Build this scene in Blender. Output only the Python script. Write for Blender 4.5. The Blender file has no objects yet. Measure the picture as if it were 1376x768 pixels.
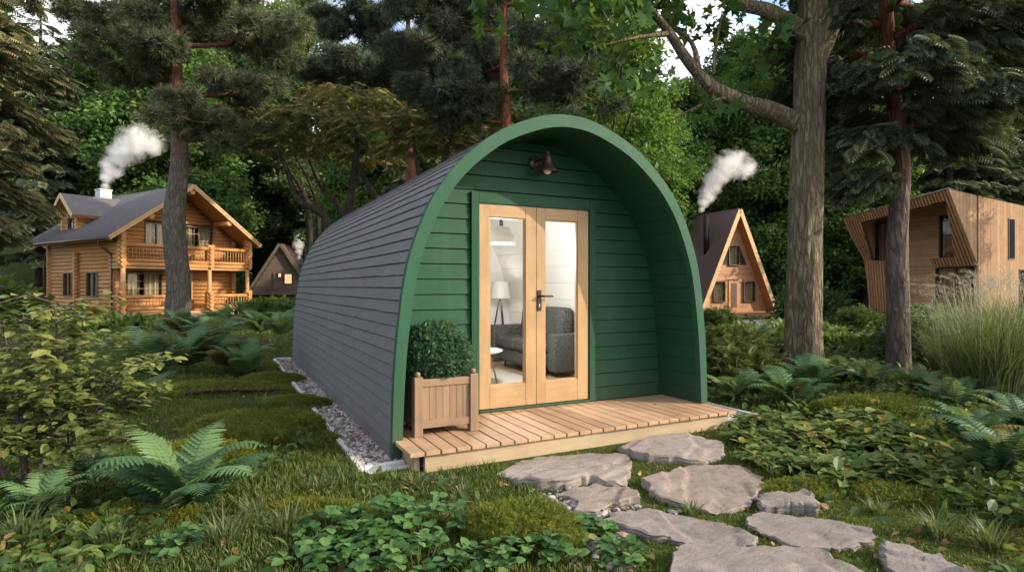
import bpy, bmesh, math, random
import numpy as np
from mathutils import Vector, Matrix

rad = math.radians
rng = np.random.default_rng(11)
random.seed(5)
sc = bpy.context.scene
col = sc.collection
CAM = np.array([-2.9224, -4.5814, 1.3876])
YAW = 0.4677
FW = np.array([math.sin(YAW), math.cos(YAW), 0.0])
RT = np.array([math.cos(YAW), -math.sin(YAW), 0.0])
FOC = 785.84


def site(px, depth):
    """ground position of something seen at bearing px, depth metres away"""
    p = CAM + FW * depth + RT * ((px - 688) / FOC * depth)
    return float(p[0]), float(p[1])


# ------------------------------------------------------------------ terrain
def ss(a, b, t):
    t = np.clip((np.asarray(t, float) - a) / (b - a), 0, 1)
    return t * t * (3 - 2 * t)


def vnoise(x, y, seed=0):
    x = np.asarray(x, float); y = np.asarray(y, float)
    xi = np.floor(x).astype(np.int64); yi = np.floor(y).astype(np.int64)
    fx = x - xi; fy = y - yi
    fx = fx * fx * (3 - 2 * fx); fy = fy * fy * (3 - 2 * fy)

    def h(a, b):
        n = (a * 374761393 + b * 668265263 + seed * 974634777) & 0x7fffffff
        n = ((n ^ (n >> 13)) * 1274126177) & 0x7fffffff
        return ((n ^ (n >> 16)) & 0xffff) / 65535.0
    return (h(xi, yi) * (1 - fx) + h(xi + 1, yi) * fx) * (1 - fy) + (h(xi, yi + 1) * (1 - fx) + h(xi + 1, yi + 1) * fx) * fy


def fbm(x, y, seed=0, o=3):
    s = 0; a = .5; t = 0
    for k in range(o):
        s = s + a * vnoise(x * 2 ** k, y * 2 ** k, seed + k); t += a; a *= .5
    return s / t


STONES = [
    ("pale", [(-1.11, -.68), (-.90, -.55), (-.64, -.44), (-.1, -.54), (.0, -.72), (-.04, -.95), (-.22, -1.17), (-.39, -1.36), (-.58, -1.20), (-.9, -1.19), (-1.09, -.98)]),
    ("pale", [(.06, -.60), (.28, -.53), (.52, -.50), (.92, -.56), (1.0, -.75), (.96, -.97), (.66, -1.20), (.48, -1.22), (.22, -1.06), (.03, -.86)]),
    ("tan", [(-.93, -1.28), (-.74, -1.22), (-.56, -1.21), (-.44, -1.52), (-.52, -1.64), (-.72, -1.63), (-.9, -1.68), (-1.0, -1.60), (-.88, -1.47)]),
    ("tan", [(-.40, -1.54), (-.30, -1.36), (-.11, -1.29), (.33, -1.2), (.56, -1.27), (.69, -1.40), (.62, -1.62), (.45, -1.82), (.2, -1.93), (-.07, -2.03), (-.25, -2.0), (-.38, -1.77)]),
    ("grey", [(-.95, -1.80), (-.84, -1.73), (-.7, -1.72), (-.46, -1.82), (-.36, -1.97), (-.27, -2.14), (-.28, -2.36), (-.39, -2.42), (-.66, -2.27), (-.83, -2.06)]),
    ("grey", [(.11, -2.0), (.25, -1.93), (.48, -2.08), (.42, -2.2), (.33, -2.26), (.19, -2.17), (.03, -2.07)]),
    ("grey", [(-.19, -2.19), (-.1, -2.10), (.03, -2.09), (.26, -2.32), (.40, -2.56), (.27, -2.65), (.05, -2.66), (-.24, -2.51), (-.24, -2.36)]),
    ("grey", [(-.91, -2.32), (-.72, -2.30), (-.44, -2.44), (-.13, -2.6), (-.16, -2.93), (-.39, -3.07), (-.8, -3.0), (-1.2, -2.68), (-1.05, -2.48)]),
    ("grey", [(.03, -2.79), (.13, -2.74), (.24, -2.77), (.28, -3.15), (.02, -3.22), (-.18, -3.08), (-.08, -2.92)]),
]


def in_poly(px, py, poly, grow=0.0):
    poly = np.array(poly)
    if grow:
        c = poly.mean(0); d = poly - c
        poly = c + d * (1 + grow / np.maximum(np.linalg.norm(d, axis=1, keepdims=True), .05))
    ins = np.zeros(np.shape(px), bool)
    n = len(poly)
    for i in range(n):
        x1, y1 = poly[i]; x2, y2 = poly[(i + 1) % n]
        c = ((y1 > py) != (y2 > py)) & (px < (x2 - x1) * (py - y1) / (y2 - y1 + 1e-12) + x1)
        ins ^= c
    return ins


def rect_out(x, y, x0, x1, y0, y1):
    dx = np.maximum(np.maximum(x0 - x, x - x1), 0); dy = np.maximum(np.maximum(y0 - y, y - y1), 0)
    return np.hypot(dx, dy)


def gh(x, y):
    x = np.asarray(x, float); y = np.asarray(y, float)
    dx = x - CAM[0]; dy = y - CAM[1]
    L = dx * RT[0] + dy * RT[1]; D = dx * FW[0] + dy * FW[1]
    h = -.55 * ss(14, 24, D) * (1 - ss(16.5, 19.5, L)) + 1.25 * ss(41, 62, D) + 4 * ss(62, 120, D)
    h = h + 8.0 * ss(37, 62, D) * ss(24, 42, -L)
    m = ss(.12, 1.1, rect_out(x, y, -2.0, 2.2, -.5, 7.0))
    m = m * (1 - .96 * ss(.75, .25, np.maximum(np.abs(x - (-.15)) - .85, np.abs(y + 1.75) - 1.35)) )
    b = .26 * np.clip(fbm(x * .75 + 3, y * 1.3, 3) - .40, 0, 1) ** 1.0 + .05 * (fbm(x * 3, y * 3, 9) - .5)
    amp = 1 + .5 * ss(0, -2, L) * ss(4, 6, D)
    return h + b * m * amp * (1 - .5 * ss(16, 30, D))


def ghs(x, y):
    return float(gh(x, y))


# ------------------------------------------------------------------ objects and tags
def tag(o, label=None, cat=None, group=None, kind=None):
    if label: o["label"] = label
    if cat: o["category"] = cat
    if group: o["group"] = group
    if kind: o["kind"] = kind
    return o


def empty(name, loc=(0, 0, 0), rz=0.0, label=None, cat=None, group=None):
    o = bpy.data.objects.new(name, None)
    o.empty_display_size = .2
    o.location = loc; o.rotation_euler = (0, 0, rz)
    col.objects.link(o)
    return tag(o, label, cat, group)


def link(name, me, parent=None, loc=(0, 0, 0), rz=0.0, s=None):
    o = bpy.data.objects.new(name, me)
    col.objects.link(o)
    o.location = loc; o.rotation_euler = (0, 0, rz)
    if s is not None: o.scale = (s, s, s) if np.isscalar(s) else s
    if parent: o.parent = parent
    return o


def copy_tree(o, parent=None):
    c = o.copy(); col.objects.link(c)
    if parent: c.parent = parent
    for ch in list(o.children): copy_tree(ch, c)
    return c


def mesh_np(name, V, F, mat, rnd=None, smooth=False):
    """V (n,3); F list of int arrays (m,k); rnd one value per face, in the order of F"""
    me = bpy.data.meshes.new(name)
    V = np.asarray(V, np.float32)
    me.vertices.add(len(V)); me.vertices.foreach_set("co", V.ravel())
    F = [np.asarray(f, np.int32) for f in F if len(f)]
    nl = sum(f.size for f in F); nf = sum(len(f) for f in F)
    me.loops.add(nl); me.polygons.add(nf)
    me.loops.foreach_set("vertex_index", np.concatenate([f.ravel() for f in F]))
    tot = np.concatenate([np.full(len(f), f.shape[1], np.int32) for f in F])
    st = np.concatenate([[0], np.cumsum(tot)[:-1]]).astype(np.int32)
    me.polygons.foreach_set("loop_start", st)
    me.update(calc_edges=True)
    if rnd is not None:
        a = me.attributes.new("rnd", 'FLOAT', 'FACE'); a.data.foreach_set("value", np.asarray(rnd, np.float32))
    me.polygons.foreach_set("use_smooth", np.full(nf, bool(smooth)))
    me.materials.append(mat)
    return me


def scatter(name, tv, tf, pos, rot, scl, mat, rnd=None, smooth=False):
    """many copies of a template in ONE mesh"""
    tv = np.asarray(tv, float); n = len(pos); k = len(tv)
    scl = np.asarray(scl, float)
    if scl.ndim == 1: scl = np.repeat(scl[:, None], 3, 1)
    V = np.einsum('nij,nkj->nki', rot, tv[None] * scl[:, None, :]) + np.asarray(pos)[:, None, :]
    off = (np.arange(n) * k)[:, None, None]
    F = []; R_ = []
    if rnd is None: rnd = rng.random(n)
    for f in tf:
        f = np.asarray(f)
        F.append((f[None] + off).reshape(-1, f.shape[1])); R_.append(np.repeat(rnd, len(f)))
    return mesh_np(name, V.reshape(-1, 3), F, mat, np.concatenate(R_), smooth)


def merge(parts):
    """list of (V, F list, rnd) -> combined"""
    V = []; F = {}; Rn = {}; o = 0
    for v, fs, r in parts:
        V.append(v)
        for f in fs:
            f = np.asarray(f); F.setdefault(f.shape[1], []).append(f + o); Rn.setdefault(f.shape[1], []).append(np.full(len(f), r))
        o += len(v)
    ks = sorted(F)
    return np.concatenate(V), [np.concatenate(F[k]) for k in ks], np.concatenate([np.concatenate(Rn[k]) for k in ks])


def unit(v):
    v = np.asarray(v, float)
    return v / np.maximum(np.linalg.norm(v, axis=-1, keepdims=True), 1e-9)


def basis(d, up):
    """rotation matrices whose y column is d and whose z column leans to up"""
    y = unit(d); x = unit(np.cross(y, up)); z = np.cross(x, y)
    return np.stack([x, y, z], axis=-1)


def rdir(n):
    return unit(rng.normal(size=(n, 3)))


class MB:
    """collects shapes and links them as ONE mesh object"""
    def __init__(s): s.bm = bmesh.new()

    def box(s, c, d, bev=0.0, rz=0.0, M=None):
        r = bmesh.ops.create_cube(s.bm, size=1.0); vs = r['verts']
        bmesh.ops.scale(s.bm, vec=d, verts=vs)
        if bev:
            es = list({e for v in vs for e in v.link_edges})
            q = bmesh.ops.bevel(s.bm, geom=es, offset=bev, segments=2, affect='EDGES', profile=.5)
            vs = list({v for f in q['faces'] for v in f.verts} | {v for v in vs if v.is_valid})
        T = Matrix.Translation(c) @ Matrix.Rotation(rz, 4, 'Z')
        if M is not None: T = T @ M
        bmesh.ops.transform(s.bm, matrix=T, verts=vs)
        return s

    def bx(s, x0, x1, y0, y1, z0, z1, bev=0.0):
        return s.box(((x0 + x1) / 2, (y0 + y1) / 2, (z0 + z1) / 2), (abs(x1 - x0), abs(y1 - y0), abs(z1 - z0)), bev)

    def prism(s, pts, vec):
        """polygon (3d points) extruded by vec, closed"""
        n = len(pts); v = Vector(vec)
        a = [s.bm.verts.new(Vector(p)) for p in pts]; b = [s.bm.verts.new(Vector(p) + v) for p in pts]
        s.bm.faces.new(a[::-1]); s.bm.faces.new(b)
        for i in range(n): s.bm.faces.new((a[i], a[(i + 1) % n], b[(i + 1) % n], b[i]))
        return s

    def bar(s, p, q, r, n=8, r2=None):
        return s.tube([p, q], [r, r if r2 is None else r2], n)

    def tube(s, pts, rs, n=8, cap=True):
        pts = [Vector(p) for p in pts]; rings = []
        ref = Vector((.3, .9, .1)).normalized()
        for i, p in enumerate(pts):
            d = (pts[min(i + 1, len(pts) - 1)] - pts[max(i - 1, 0)]).normalized()
            if abs(d.dot(ref)) > .9: ref = Vector((1, 0, 0)) if abs(d.x) < .8 else Vector((0, 0, 1))
            u = d.cross(ref).normalized(); w = d.cross(u)
            rings.append([s.bm.verts.new(p + (u * math.cos(2 * math.pi * k / n) + w * math.sin(2 * math.pi * k / n)) * rs[i]) for k in range(n)])
        for a, b in zip(rings, rings[1:]):
            for k in range(n):
                f = s.bm.faces.new((a[k], a[(k + 1) % n], b[(k + 1) % n], b[k])); f.smooth = True
        if cap:
            s.bm.faces.new(rings[0][::-1]); s.bm.faces.new(rings[-1])
        return s

    def lathe(s, prof, c=(0, 0, 0), n=32, close=False):
        rings = []
        for r, z in prof:
            rings.append([s.bm.verts.new((c[0] + r * math.cos(2 * math.pi * k / n), c[1] + r * math.sin(2 * math.pi * k / n), c[2] + z)) for k in range(n)])
        for a, b in zip(rings, rings[1:]):
            for k in range(n):
                f = s.bm.faces.new((a[k], a[(k + 1) % n], b[(k + 1) % n], b[k])); f.smooth = True
        if close:
            s.bm.faces.new(rings[0][::-1]); s.bm.faces.new(rings[-1])
        return s

    def ball(s, c, r, sub=2, sq=(1, 1, 1)):
        q = bmesh.ops.create_icosphere(s.bm, subdivisions=sub, radius=r)
        bmesh.ops.scale(s.bm, vec=sq, verts=q['verts'])
        bmesh.ops.translate(s.bm, vec=c, verts=q['verts'])
        for v in q['verts']:
            for f in v.link_faces: f.smooth = True
        return s

    def poly(s, pts):
        s.bm.faces.new([s.bm.verts.new(p) for p in pts]); return s

    def build(s, name, mat, parent=None, recalc=True, bev=0.0):
        if recalc: bmesh.ops.recalc_face_normals(s.bm, faces=s.bm.faces)
        me = bpy.data.meshes.new(name); s.bm.to_mesh(me); s.bm.free()
        me.materials.append(mat)
        o = link(name, me, parent)
        if bev:
            m = o.modifiers.new("bevel", 'BEVEL'); m.width = bev; m.segments = 2; m.limit_method = 'ANGLE'
        return o


# ------------------------------------------------------------------ materials
class NT:
    def __init__(s, name):
        s.m = bpy.data.materials.new(name); s.m.use_nodes = True
        s.t = s.m.node_tree; s.t.nodes.clear()
        s.out = s.n('ShaderNodeOutputMaterial')

    def n(s, typ, **kw):
        x = s.t.nodes.new(typ)
        for k, v in kw.items():
            if k in x.inputs and not hasattr(x, k): x.inputs[k].default_value = v
            else: setattr(x, k, v)
        return x

    def l(s, a, b): s.t.links.new(a, b)

    def val(s, sock, v):
        if hasattr(v, 'is_linked') or hasattr(v, 'links'): s.l(v, sock)
        else: sock.default_value = v

    def coord(s, scale=(1, 1, 1), which='Object'):
        tc = s.n('ShaderNodeTexCoord'); mp = s.n('ShaderNodeMapping')
        mp.inputs['Scale'].default_value = scale
        s.l(tc.outputs[which], mp.inputs[0]); return mp.outputs[0]

    def noise(s, vec, scale, detail=5, rough=.55, dist=0.0):
        x = s.n('ShaderNodeTexNoise'); x.inputs['Scale'].default_value = scale; x.inputs['Detail'].default_value = detail
        x.inputs['Roughness'].default_value = rough; x.inputs['Distortion'].default_value = dist
        if vec is not None: s.l(vec, x.inputs['Vector'])
        return x.outputs['Fac']

    def ramp(s, fac, stops, interp='LINEAR'):
        x = s.n('ShaderNodeValToRGB'); e = x.color_ramp.elements; x.color_ramp.interpolation = interp
        while len(e) < len(stops): e.new(.5)
        for a, (p, c) in zip(e, stops):
            a.position = p; a.color = (*c, 1) if len(c) == 3 else c
        s.l(fac, x.inputs[0]); return x.outputs[0]

    def mix(s, fac, a, b, mode='MIX'):
        x = s.n('ShaderNodeMix'); x.data_type = 'RGBA'; x.blend_type = mode
        s.val(x.inputs[0], fac)
        for q, v in ((x.inputs[6], a), (x.inputs[7], b)):
            if isinstance(v, tuple): q.default_value = (*v, 1)[:4]
            else: s.l(v, q)
        return x.outputs[2]

    def math(s, op, a, b=None, clamp=False):
        x = s.n('ShaderNodeMath'); x.operation = op; x.use_clamp = clamp
        s.val(x.inputs[0], a)
        if b is not None: s.val(x.inputs[1], b)
        return x.outputs[0]

    def bump(s, h, strength=.5, dist=.01, nrm=None):
        x = s.n('ShaderNodeBump'); x.inputs['Strength'].default_value = strength; x.inputs['Distance'].default_value = dist
        s.l(h, x.inputs['Height'])
        if nrm is not None: s.l(nrm, x.inputs['Normal'])
        return x.outputs[0]

    def bsdf(s, colr, rough=.6, normal=None, spec=.5, metal=0.0):
        b = s.n('ShaderNodeBsdfPrincipled')
        if isinstance(colr, tuple): b.inputs['Base Color'].default_value = (*colr, 1)[:4]
        else: s.l(colr, b.inputs['Base Color'])
        s.val(b.inputs['Roughness'], rough)
        b.inputs['Specular IOR Level'].default_value = spec; b.inputs['Metallic'].default_value = metal
        if normal is not None: s.l(normal, b.inputs['Normal'])
        s.l(b.outputs[0], s.out.inputs[0]); return b


def wood(name, c1, c2, grain='y', rough=.55, g=1.0, island=.35, spec=.22):
    t = NT(name)
    k = dict(x=(.8, 14, 14), y=(14, .8, 14), z=(14, 14, .8))[grain]
    v = t.coord(k)
    geo = t.n('ShaderNodeNewGeometry')
    add = t.n('ShaderNodeVectorMath'); add.operation = 'ADD'
    sc_ = t.n('ShaderNodeVectorMath'); sc_.operation = 'SCALE'; sc_.inputs[0].default_value = (37, 19, 53)
    t.l(geo.outputs['Random Per Island'], sc_.inputs['Scale']); t.l(v, add.inputs[0]); t.l(sc_.outputs[0], add.inputs[1])
    n1 = t.noise(add.outputs[0], 1.1 * g, 7, .6, .8); n2 = t.noise(add.outputs[0], 6 * g, 3, .6)
    c = t.ramp(n1, [(.3, c1), (.7, c2)])
    c = t.mix(t.math('MULTIPLY', n2, .35), c, tuple(x * .55 for x in c1))
    st = t.noise(t.coord((1.6, 1.6, 1.6)), 1.7, 5, .65)
    c = t.mix(t.ramp(st, [(.45, (0, 0, 0)), (.72, (.42, .42, .42))]), c, tuple(x * .5 for x in c1))
    hs = t.n('ShaderNodeHueSaturation'); t.l(c, hs.inputs['Color'])
    t.l(t.math('ADD', t.math('MULTIPLY', geo.outputs['Random Per Island'], island), 1 - island / 2), hs.inputs['Value'])
    t.bsdf(hs.outputs[0], rough, t.bump(n2, .25, .004), spec)
    return t.m


def plain(name, c, rough=.6, metal=0.0, spec=.5, var=.25, scale=8, bump=.15, bdist=.004):
    t = NT(name); v = t.coord()
    n = t.noise(v, scale, 6, .6); n2 = t.noise(v, scale * 9, 4, .6)
    colr = t.ramp(n, [(.25, tuple(x * (1 - var) for x in c)), (.75, tuple(min(1, x * (1 + var)) for x in c))])
    t.bsdf(colr, t.math('ADD', t.math('MULTIPLY', n2, .2), rough - .1), t.bump(n2, bump, bdist), spec, metal)
    return t.m


def painted(name, c, rough=.45):
    t = NT(name); v = t.coord((1, 1, 1)); vs = t.coord((2, 30, 30))
    n = t.noise(v, 2.2, 5, .6); g = t.noise(vs, 2.0, 4, .6); f = t.noise(v, 90, 2, .5)
    geo = t.n('ShaderNodeNewGeometry')
    colr = t.ramp(n, [(.2, tuple(x * .82 for x in c)), (.8, tuple(x * 1.15 for x in c))])
    colr = t.mix(t.math('MULTIPLY', geo.outputs['Random Per Island'], .25), colr, tuple(x * .78 for x in c))
    sep = t.n('ShaderNodeSeparateXYZ'); t.l(v, sep.inputs[0])
    mr = t.n('ShaderNodeMapRange'); mr.inputs[1].default_value = .20; mr.inputs[2].default_value = .62; mr.inputs[3].default_value = 1; mr.inputs[4].default_value = 0
    t.l(t.math('ADD', sep.outputs[2], t.math('MULTIPLY', t.math('SUBTRACT', n, .5), .5)), mr.inputs[0])
    colr = t.mix(t.math('MULTIPLY', t.math('MULTIPLY', mr.outputs[0], f), .55), colr, (.07, .06, .035))
    run = t.noise(t.coord((26, 26, .9)), 1.0, 5, .65)
    colr = t.mix(t.ramp(run, [(.52, (0, 0, 0)), (.75, (.35, .35, .35))]), colr, (.05, .085, .05))
    t.bsdf(colr, t.math('ADD', t.math('MULTIPLY', g, .25), rough), t.bump(t.math('ADD', g, t.math('MULTIPLY', f, .3)), .3, .004), .18)
    return t.m


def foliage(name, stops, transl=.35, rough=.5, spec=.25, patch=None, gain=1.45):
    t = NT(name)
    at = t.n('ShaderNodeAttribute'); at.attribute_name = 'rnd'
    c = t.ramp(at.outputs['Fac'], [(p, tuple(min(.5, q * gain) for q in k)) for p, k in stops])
    if patch:
        v = t.coord(which='Object'); n = t.noise(v, patch[0], 3)
        c = t.mix(t.ramp(n, [(.42, (0, 0, 0)), (.62, (1, 1, 1))]), c, t.mix(.55, c, patch[1]))
    b = t.bsdf(c, rough, None, spec)
    tr = t.n('ShaderNodeBsdfTranslucent'); t.l(t.mix(.4, c, (.25, .32, .04), 'MIX'), tr.inputs[0])
    mx = t.n('ShaderNodeMixShader'); mx.inputs[0].default_value = transl
    t.l(b.outputs[0], mx.inputs[1]); t.l(tr.outputs[0], mx.inputs[2]); t.l(mx.outputs[0], t.out.inputs[0])
    return t.m


def bark(name, c1, c2, sc_=(9, 9, 2.2), upper=None, zs=(4, 7), bd=.03):
    t = NT(name); v = t.coord(sc_)
    n = t.noise(v, 1.3, 7, .65, .6)
    vo = t.n('ShaderNodeTexVoronoi'); vo.feature = 'DISTANCE_TO_EDGE'; vo.inputs['Scale'].default_value = 1.1
    dv = t.n('ShaderNodeVectorMath'); dv.operation = 'ADD'; dn = t.n('ShaderNodeTexNoise'); dn.inputs['Scale'].default_value = .9; dn.inputs['Detail'].default_value = 4; t.l(v, dn.inputs['Vector'])
    ds = t.n('ShaderNodeVectorMath'); ds.operation = 'SCALE'; ds.inputs['Scale'].default_value = 1.6; t.l(dn.outputs['Color'], ds.inputs[0]); t.l(v, dv.inputs[0]); t.l(ds.outputs[0], dv.inputs[1]); t.l(dv.outputs[0], vo.inputs['Vector'])
    crack = t.ramp(vo.outputs['Distance'], [(.0, (0, 0, 0)), (.22, (1, 1, 1))])
    c = t.ramp(n, [(.28, c1), (.72, c2)])
    if upper:
        sep = t.n('ShaderNodeSeparateXYZ'); t.l(t.coord(), sep.inputs[0])
        mr = t.n('ShaderNodeMapRange'); mr.inputs[1].default_value = zs[0]; mr.inputs[2].default_value = zs[1]
        t.l(t.math('ADD', sep.outputs[2], t.math('MULTIPLY', n, 1.5)), mr.inputs[0])
        c = t.mix(mr.outputs[0], c, t.ramp(n, [(.3, upper), (.7, tuple(x * 1.5 for x in upper))]))
    c = t.mix(crack, t.mix(.6, c, tuple(x * .35 for x in c1)), c)
    moss = t.noise(t.coord(), 1.7, 4)
    c = t.mix(t.ramp(moss, [(.55, (0, 0, 0)), (.75, (.5, .5, .5))]), c, (.06, .07, .03))
    h = t.math('ADD', t.math('MULTIPLY', crack, .6), n)
    t.bsdf(c, .9, t.bump(h, .9, bd), .15)
    return t.m


def glass(name, tint=(.95, .97, .96), refl=1.0):
    t = NT(name)
    tr = t.n('ShaderNodeBsdfTransparent'); tr.inputs[0].default_value = (*tint, 1)
    gl = t.n('ShaderNodeBsdfGlossy'); gl.inputs['Roughness'].default_value = .01
    fr = t.n('ShaderNodeFresnel'); fr.inputs[0].default_value = 1.5
    ge = t.n('ShaderNodeNewGeometry')  # only the front surface of the pane reflects
    mx = t.n('ShaderNodeMixShader'); t.l(t.math('MULTIPLY', t.math('MULTIPLY', fr.outputs[0], refl), t.math('SUBTRACT', 1.0, ge.outputs['Backfacing'])), mx.inputs[0])
    t.l(tr.outputs[0], mx.inputs[1]); t.l(gl.outputs[0], mx.inputs[2]); t.l(mx.outputs[0], t.out.inputs[0])
    return t.m


def emit(name, c, s):
    t = NT(name); e = t.n('ShaderNodeEmission'); e.inputs[0].default_value = (*c, 1); e.inputs[1].default_value = s
    t.l(e.outputs[0], t.out.inputs[0]); return t.m


def shingle_mat():
    t = NT('slate_shingles')
    uv = t.n('ShaderNodeUVMap'); uv.uv_map = 'UVMap'
    br = t.n('ShaderNodeTexBrick'); br.offset = .5; br.inputs['Scale'].default_value = 1
    br.inputs['Brick Width'].default_value = .17; br.inputs['Row Height'].default_value = 1.0; br.inputs['Mortar Size'].default_value = .004
    br.inputs['Color1'].default_value = (.2, .2, .2, 1); br.inputs['Color2'].default_value = (.8, .8, .8, 1); br.inputs['Mortar'].default_value = (0, 0, 0, 1)
    t.l(uv.outputs[0], br.inputs['Vector'])
    v = t.coord(); n = t.noise(v, 1.6, 5); f = t.noise(v, 160, 3, .7)
    c = t.ramp(br.outputs['Color'], [(.0, (.060, .058, .059)), (.15, (.106, .101, .098)), (.85, (.134, .128, .124))])
    c = t.mix(t.math('MULTIPLY', n, .4), c, (.085, .083, .083))
    ms = t.ramp(t.noise(v, 3.3, 6, .7), [(.58, (0, 0, 0)), (.78, (.5, .5, .5))])
    c = t.mix(ms, c, (.085, .092, .060))
    c = t.mix(t.math('MULTIPLY', f, .5), c, (.12, .125, .14), 'MIX')
    t.bsdf(c, .82, t.bump(t.math('ADD', t.math('MULTIPLY', br.outputs['Fac'], -1.2), f), .5, .003), .3)
    return t.m


def ground_mat():
    t = NT('forest_floor')
    v = t.coord()
    n1 = t.noise(v, .7, 5, .6, .5); n2 = t.noise(v, 4.5, 6, .65); n3 = t.noise(v, 38, 4, .7)
    moss = t.ramp(n2, [(.3, (.026, .038, .009)), (.52, (.058, .078, .015)), (.74, (.10, .118, .022))])
    soil = t.ramp(n3, [(.3, (.018, .014, .008)), (.7, (.060, .045, .024))])
    c = t.mix(t.ramp(n1, [(.56, (0, 0, 0)), (.70, (.75, .75, .75))]), moss, soil)
    c = t.mix(t.math('MULTIPLY', n3, .6), c, (.020, .030, .007))
    t.bsdf(c, .95, t.bump(t.math('ADD', n3, n2), .8, .03), .1)
    return t.m


def stone_mat(name, a, b):
    t = NT(name); v = t.coord()
    geo = t.n('ShaderNodeNewGeometry')
    n1 = t.noise(v, 2.0, 6, .6, 1.0); n2 = t.noise(t.coord((1, 3, 8)), 6, 7, .7, .8); n3 = t.noise(v, 60, 4, .7)
    c = t.ramp(n1, [(.3, a), (.7, b)])
    c = t.mix(t.ramp(n2, [(.45, (0, 0, 0)), (.7, (.6, .6, .6))]), c, tuple(x * .42 for x in a))
    c = t.mix(t.math('MULTIPLY', n3, .35), c, (.30, .27, .23))
    mo = t.ramp(t.noise(v, 3.1, 5, .65), [(.60, (0, 0, 0)), (.70, (.55, .55, .55))])
    c = t.mix(mo, c, (.045, .050, .018))
    t.bsdf(c, .8, t.bump(t.math('ADD', n2, t.math('MULTIPLY', n3, .5)), .8, .014), .25)
    return t.m


def fabric_mat():
    t = NT('dark_tweed'); v = t.coord()
    n = t.noise(v, 70, 3, .8); n2 = t.noise(v, 220, 2, .8)
    c = t.ramp(n, [(.35, (.022, .022, .022)), (.52, (.085, .083, .081)), (.68, (.28, .27, .265))])
    t.bsdf(c, .95, t.bump(n2, .6, .004), .1); return t.m


M = {}
M['ground'] = ground_mat()
M['green'] = painted('green_paint', (.0095, .055, .0265))
M['green2'] = painted('green_trim', (.018, .070, .037), .5)
M['shingle'] = shingle_mat()
M['oak'] = wood('oak_joinery', (.33, .205, .098), (.43, .285, .150), 'z', .45, 1.2, .06)
M['oakx'] = wood('oak_rail', (.33, .205, .098), (.43, .285, .150), 'x', .45, 1.2, .06)
M['deck'] = wood('deck_boards', (.315, .198, .115), (.43, .288, .178), 'y', .6, 1.0, .30)
M['joist'] = wood('deck_joist', (.33, .25, .15), (.42, .325, .205), 'x', .7, 1.0, .1)
M['plant_wood'] = wood('planter_wood', (.185, .118, .072), (.27, .182, .115), 'z', .65, 1.4, .25)
M['plant_woodx'] = wood('planter_rail_wood', (.185, .118, .072), (.27, .182, .115), 'x', .65, 1.4, .2)
M['white'] = plain('white_paint', (.74, .73, .71), .5, var=.02, bump=.05)
M['bronze'] = plain('bronze_metal', (.085, .050, .036), .4, .4, var=.3)
M['black'] = plain('black_metal', (.022, .020, .018), .38, .5, var=.2)
M['steel'] = plain('steel', (.5, .5, .5), .3, 1.0, var=.05)
M['glass'] = glass('clear_glass', (.97, .98, .975), .6)
M['hglass'] = glass('house_glass', (.80, .82, .80), 1.0)
M['fabric'] = fabric_mat()
M['dark_pane'] = plain('dark_glazing', (.010, .012, .016), .95, 0, .05, .1, bump=0)
M['kerb'] = plain('pale_concrete', (.42, .41, .40), .85, var=.15, scale=14)
M['soil'] = plain('potting_soil', (.10, .065, .035), .95, var=.5, scale=40, bump=.8)
M['log'] = wood('golden_logs', (.38, .175, .058), (.53, .285, .112), 'x', .6, .5, .25)
M['logy'] = wood('golden_logs_side', (.38, .175, .058), (.53, .285, .112), 'y', .6, .5, .25)
M['logz'] = wood('golden_posts', (.40, .22, .095), (.54, .32, .15), 'z', .6, .5, .15)
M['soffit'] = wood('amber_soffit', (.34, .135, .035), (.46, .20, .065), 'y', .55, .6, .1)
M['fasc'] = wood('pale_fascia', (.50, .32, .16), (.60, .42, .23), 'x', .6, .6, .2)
M['darkframe'] = plain('brown_window_frame', (.075, .042, .025), .5, var=.15)
M['curtain'] = plain('cream_curtain', (.46, .38, .25), .9, var=.12, scale=3)
M['curtain_dk'] = plain('sheer_curtain', (.22, .19, .14), .9, var=.12, scale=3)
M['roof_grey'] = plain('grey_roofing', (.085, .08, .085), .7, var=.2, scale=3)
M['chimney'] = plain('white_render', (.46, .45, .43), .8, var=.06)
M['rubble'] = stone_mat('rubble_stone', (.16, .14, .12), (.30, .27, .23))
M['pipe'] = plain('brown_gutter', (.06, .045, .038), .45, .2, var=.1)
M['cedar_x'] = wood('cedar_siding', (.36, .175, .085), (.47, .255, .135), 'x', .6, .7, .25)
M['cedar_z'] = wood('cedar_slats', (.36, .165, .075), (.48, .245, .125), 'z', .6, .7, .3)
M['cedar_pale'] = wood('pale_cedar', (.34, .21, .125), (.43, .28, .17), 'z', .85, .5, .25, .03)
M['roof_brown'] = plain('brown_metal_roof', (.135, .092, .082), .5, .2, var=.12)
M['core'] = plain('dark_backing', (.05, .035, .025), .9)
M['darkwood'] = wood('charred_boards', (.15, .115, .09), (.22, .17, .132), 'x', .7, .7, .2)
M['glow'] = emit('lit_window', (1.0, .66, .34), .38)
M['path'] = plain('pale_paving', (.30, .285, .26), .9, var=.15, scale=2)
M['terracotta'] = plain('terracotta', (.36, .15, .08), .8, var=.15)
M['stone_pale'] = stone_mat('slate_pale', (.152, .124, .108), (.285, .243, .215))
M['stone_tan'] = stone_mat('slate_tan', (.150, .117, .095), (.27, .217, .178))
M['stone_grey'] = stone_mat('slate_grey', (.116, .098, .092), (.235, .205, .190))
M['bark_oak'] = bark('oak_bark', (.095, .076, .048), (.235, .195, .130), (13, 13, 2.6), bd=.04)
M['bark_pine'] = bark('pine_bark', (.075, .064, .056), (.165, .147, .132), (10, 10, 2.4), (.145, .068, .042), (6.2, 8.8))
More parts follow.
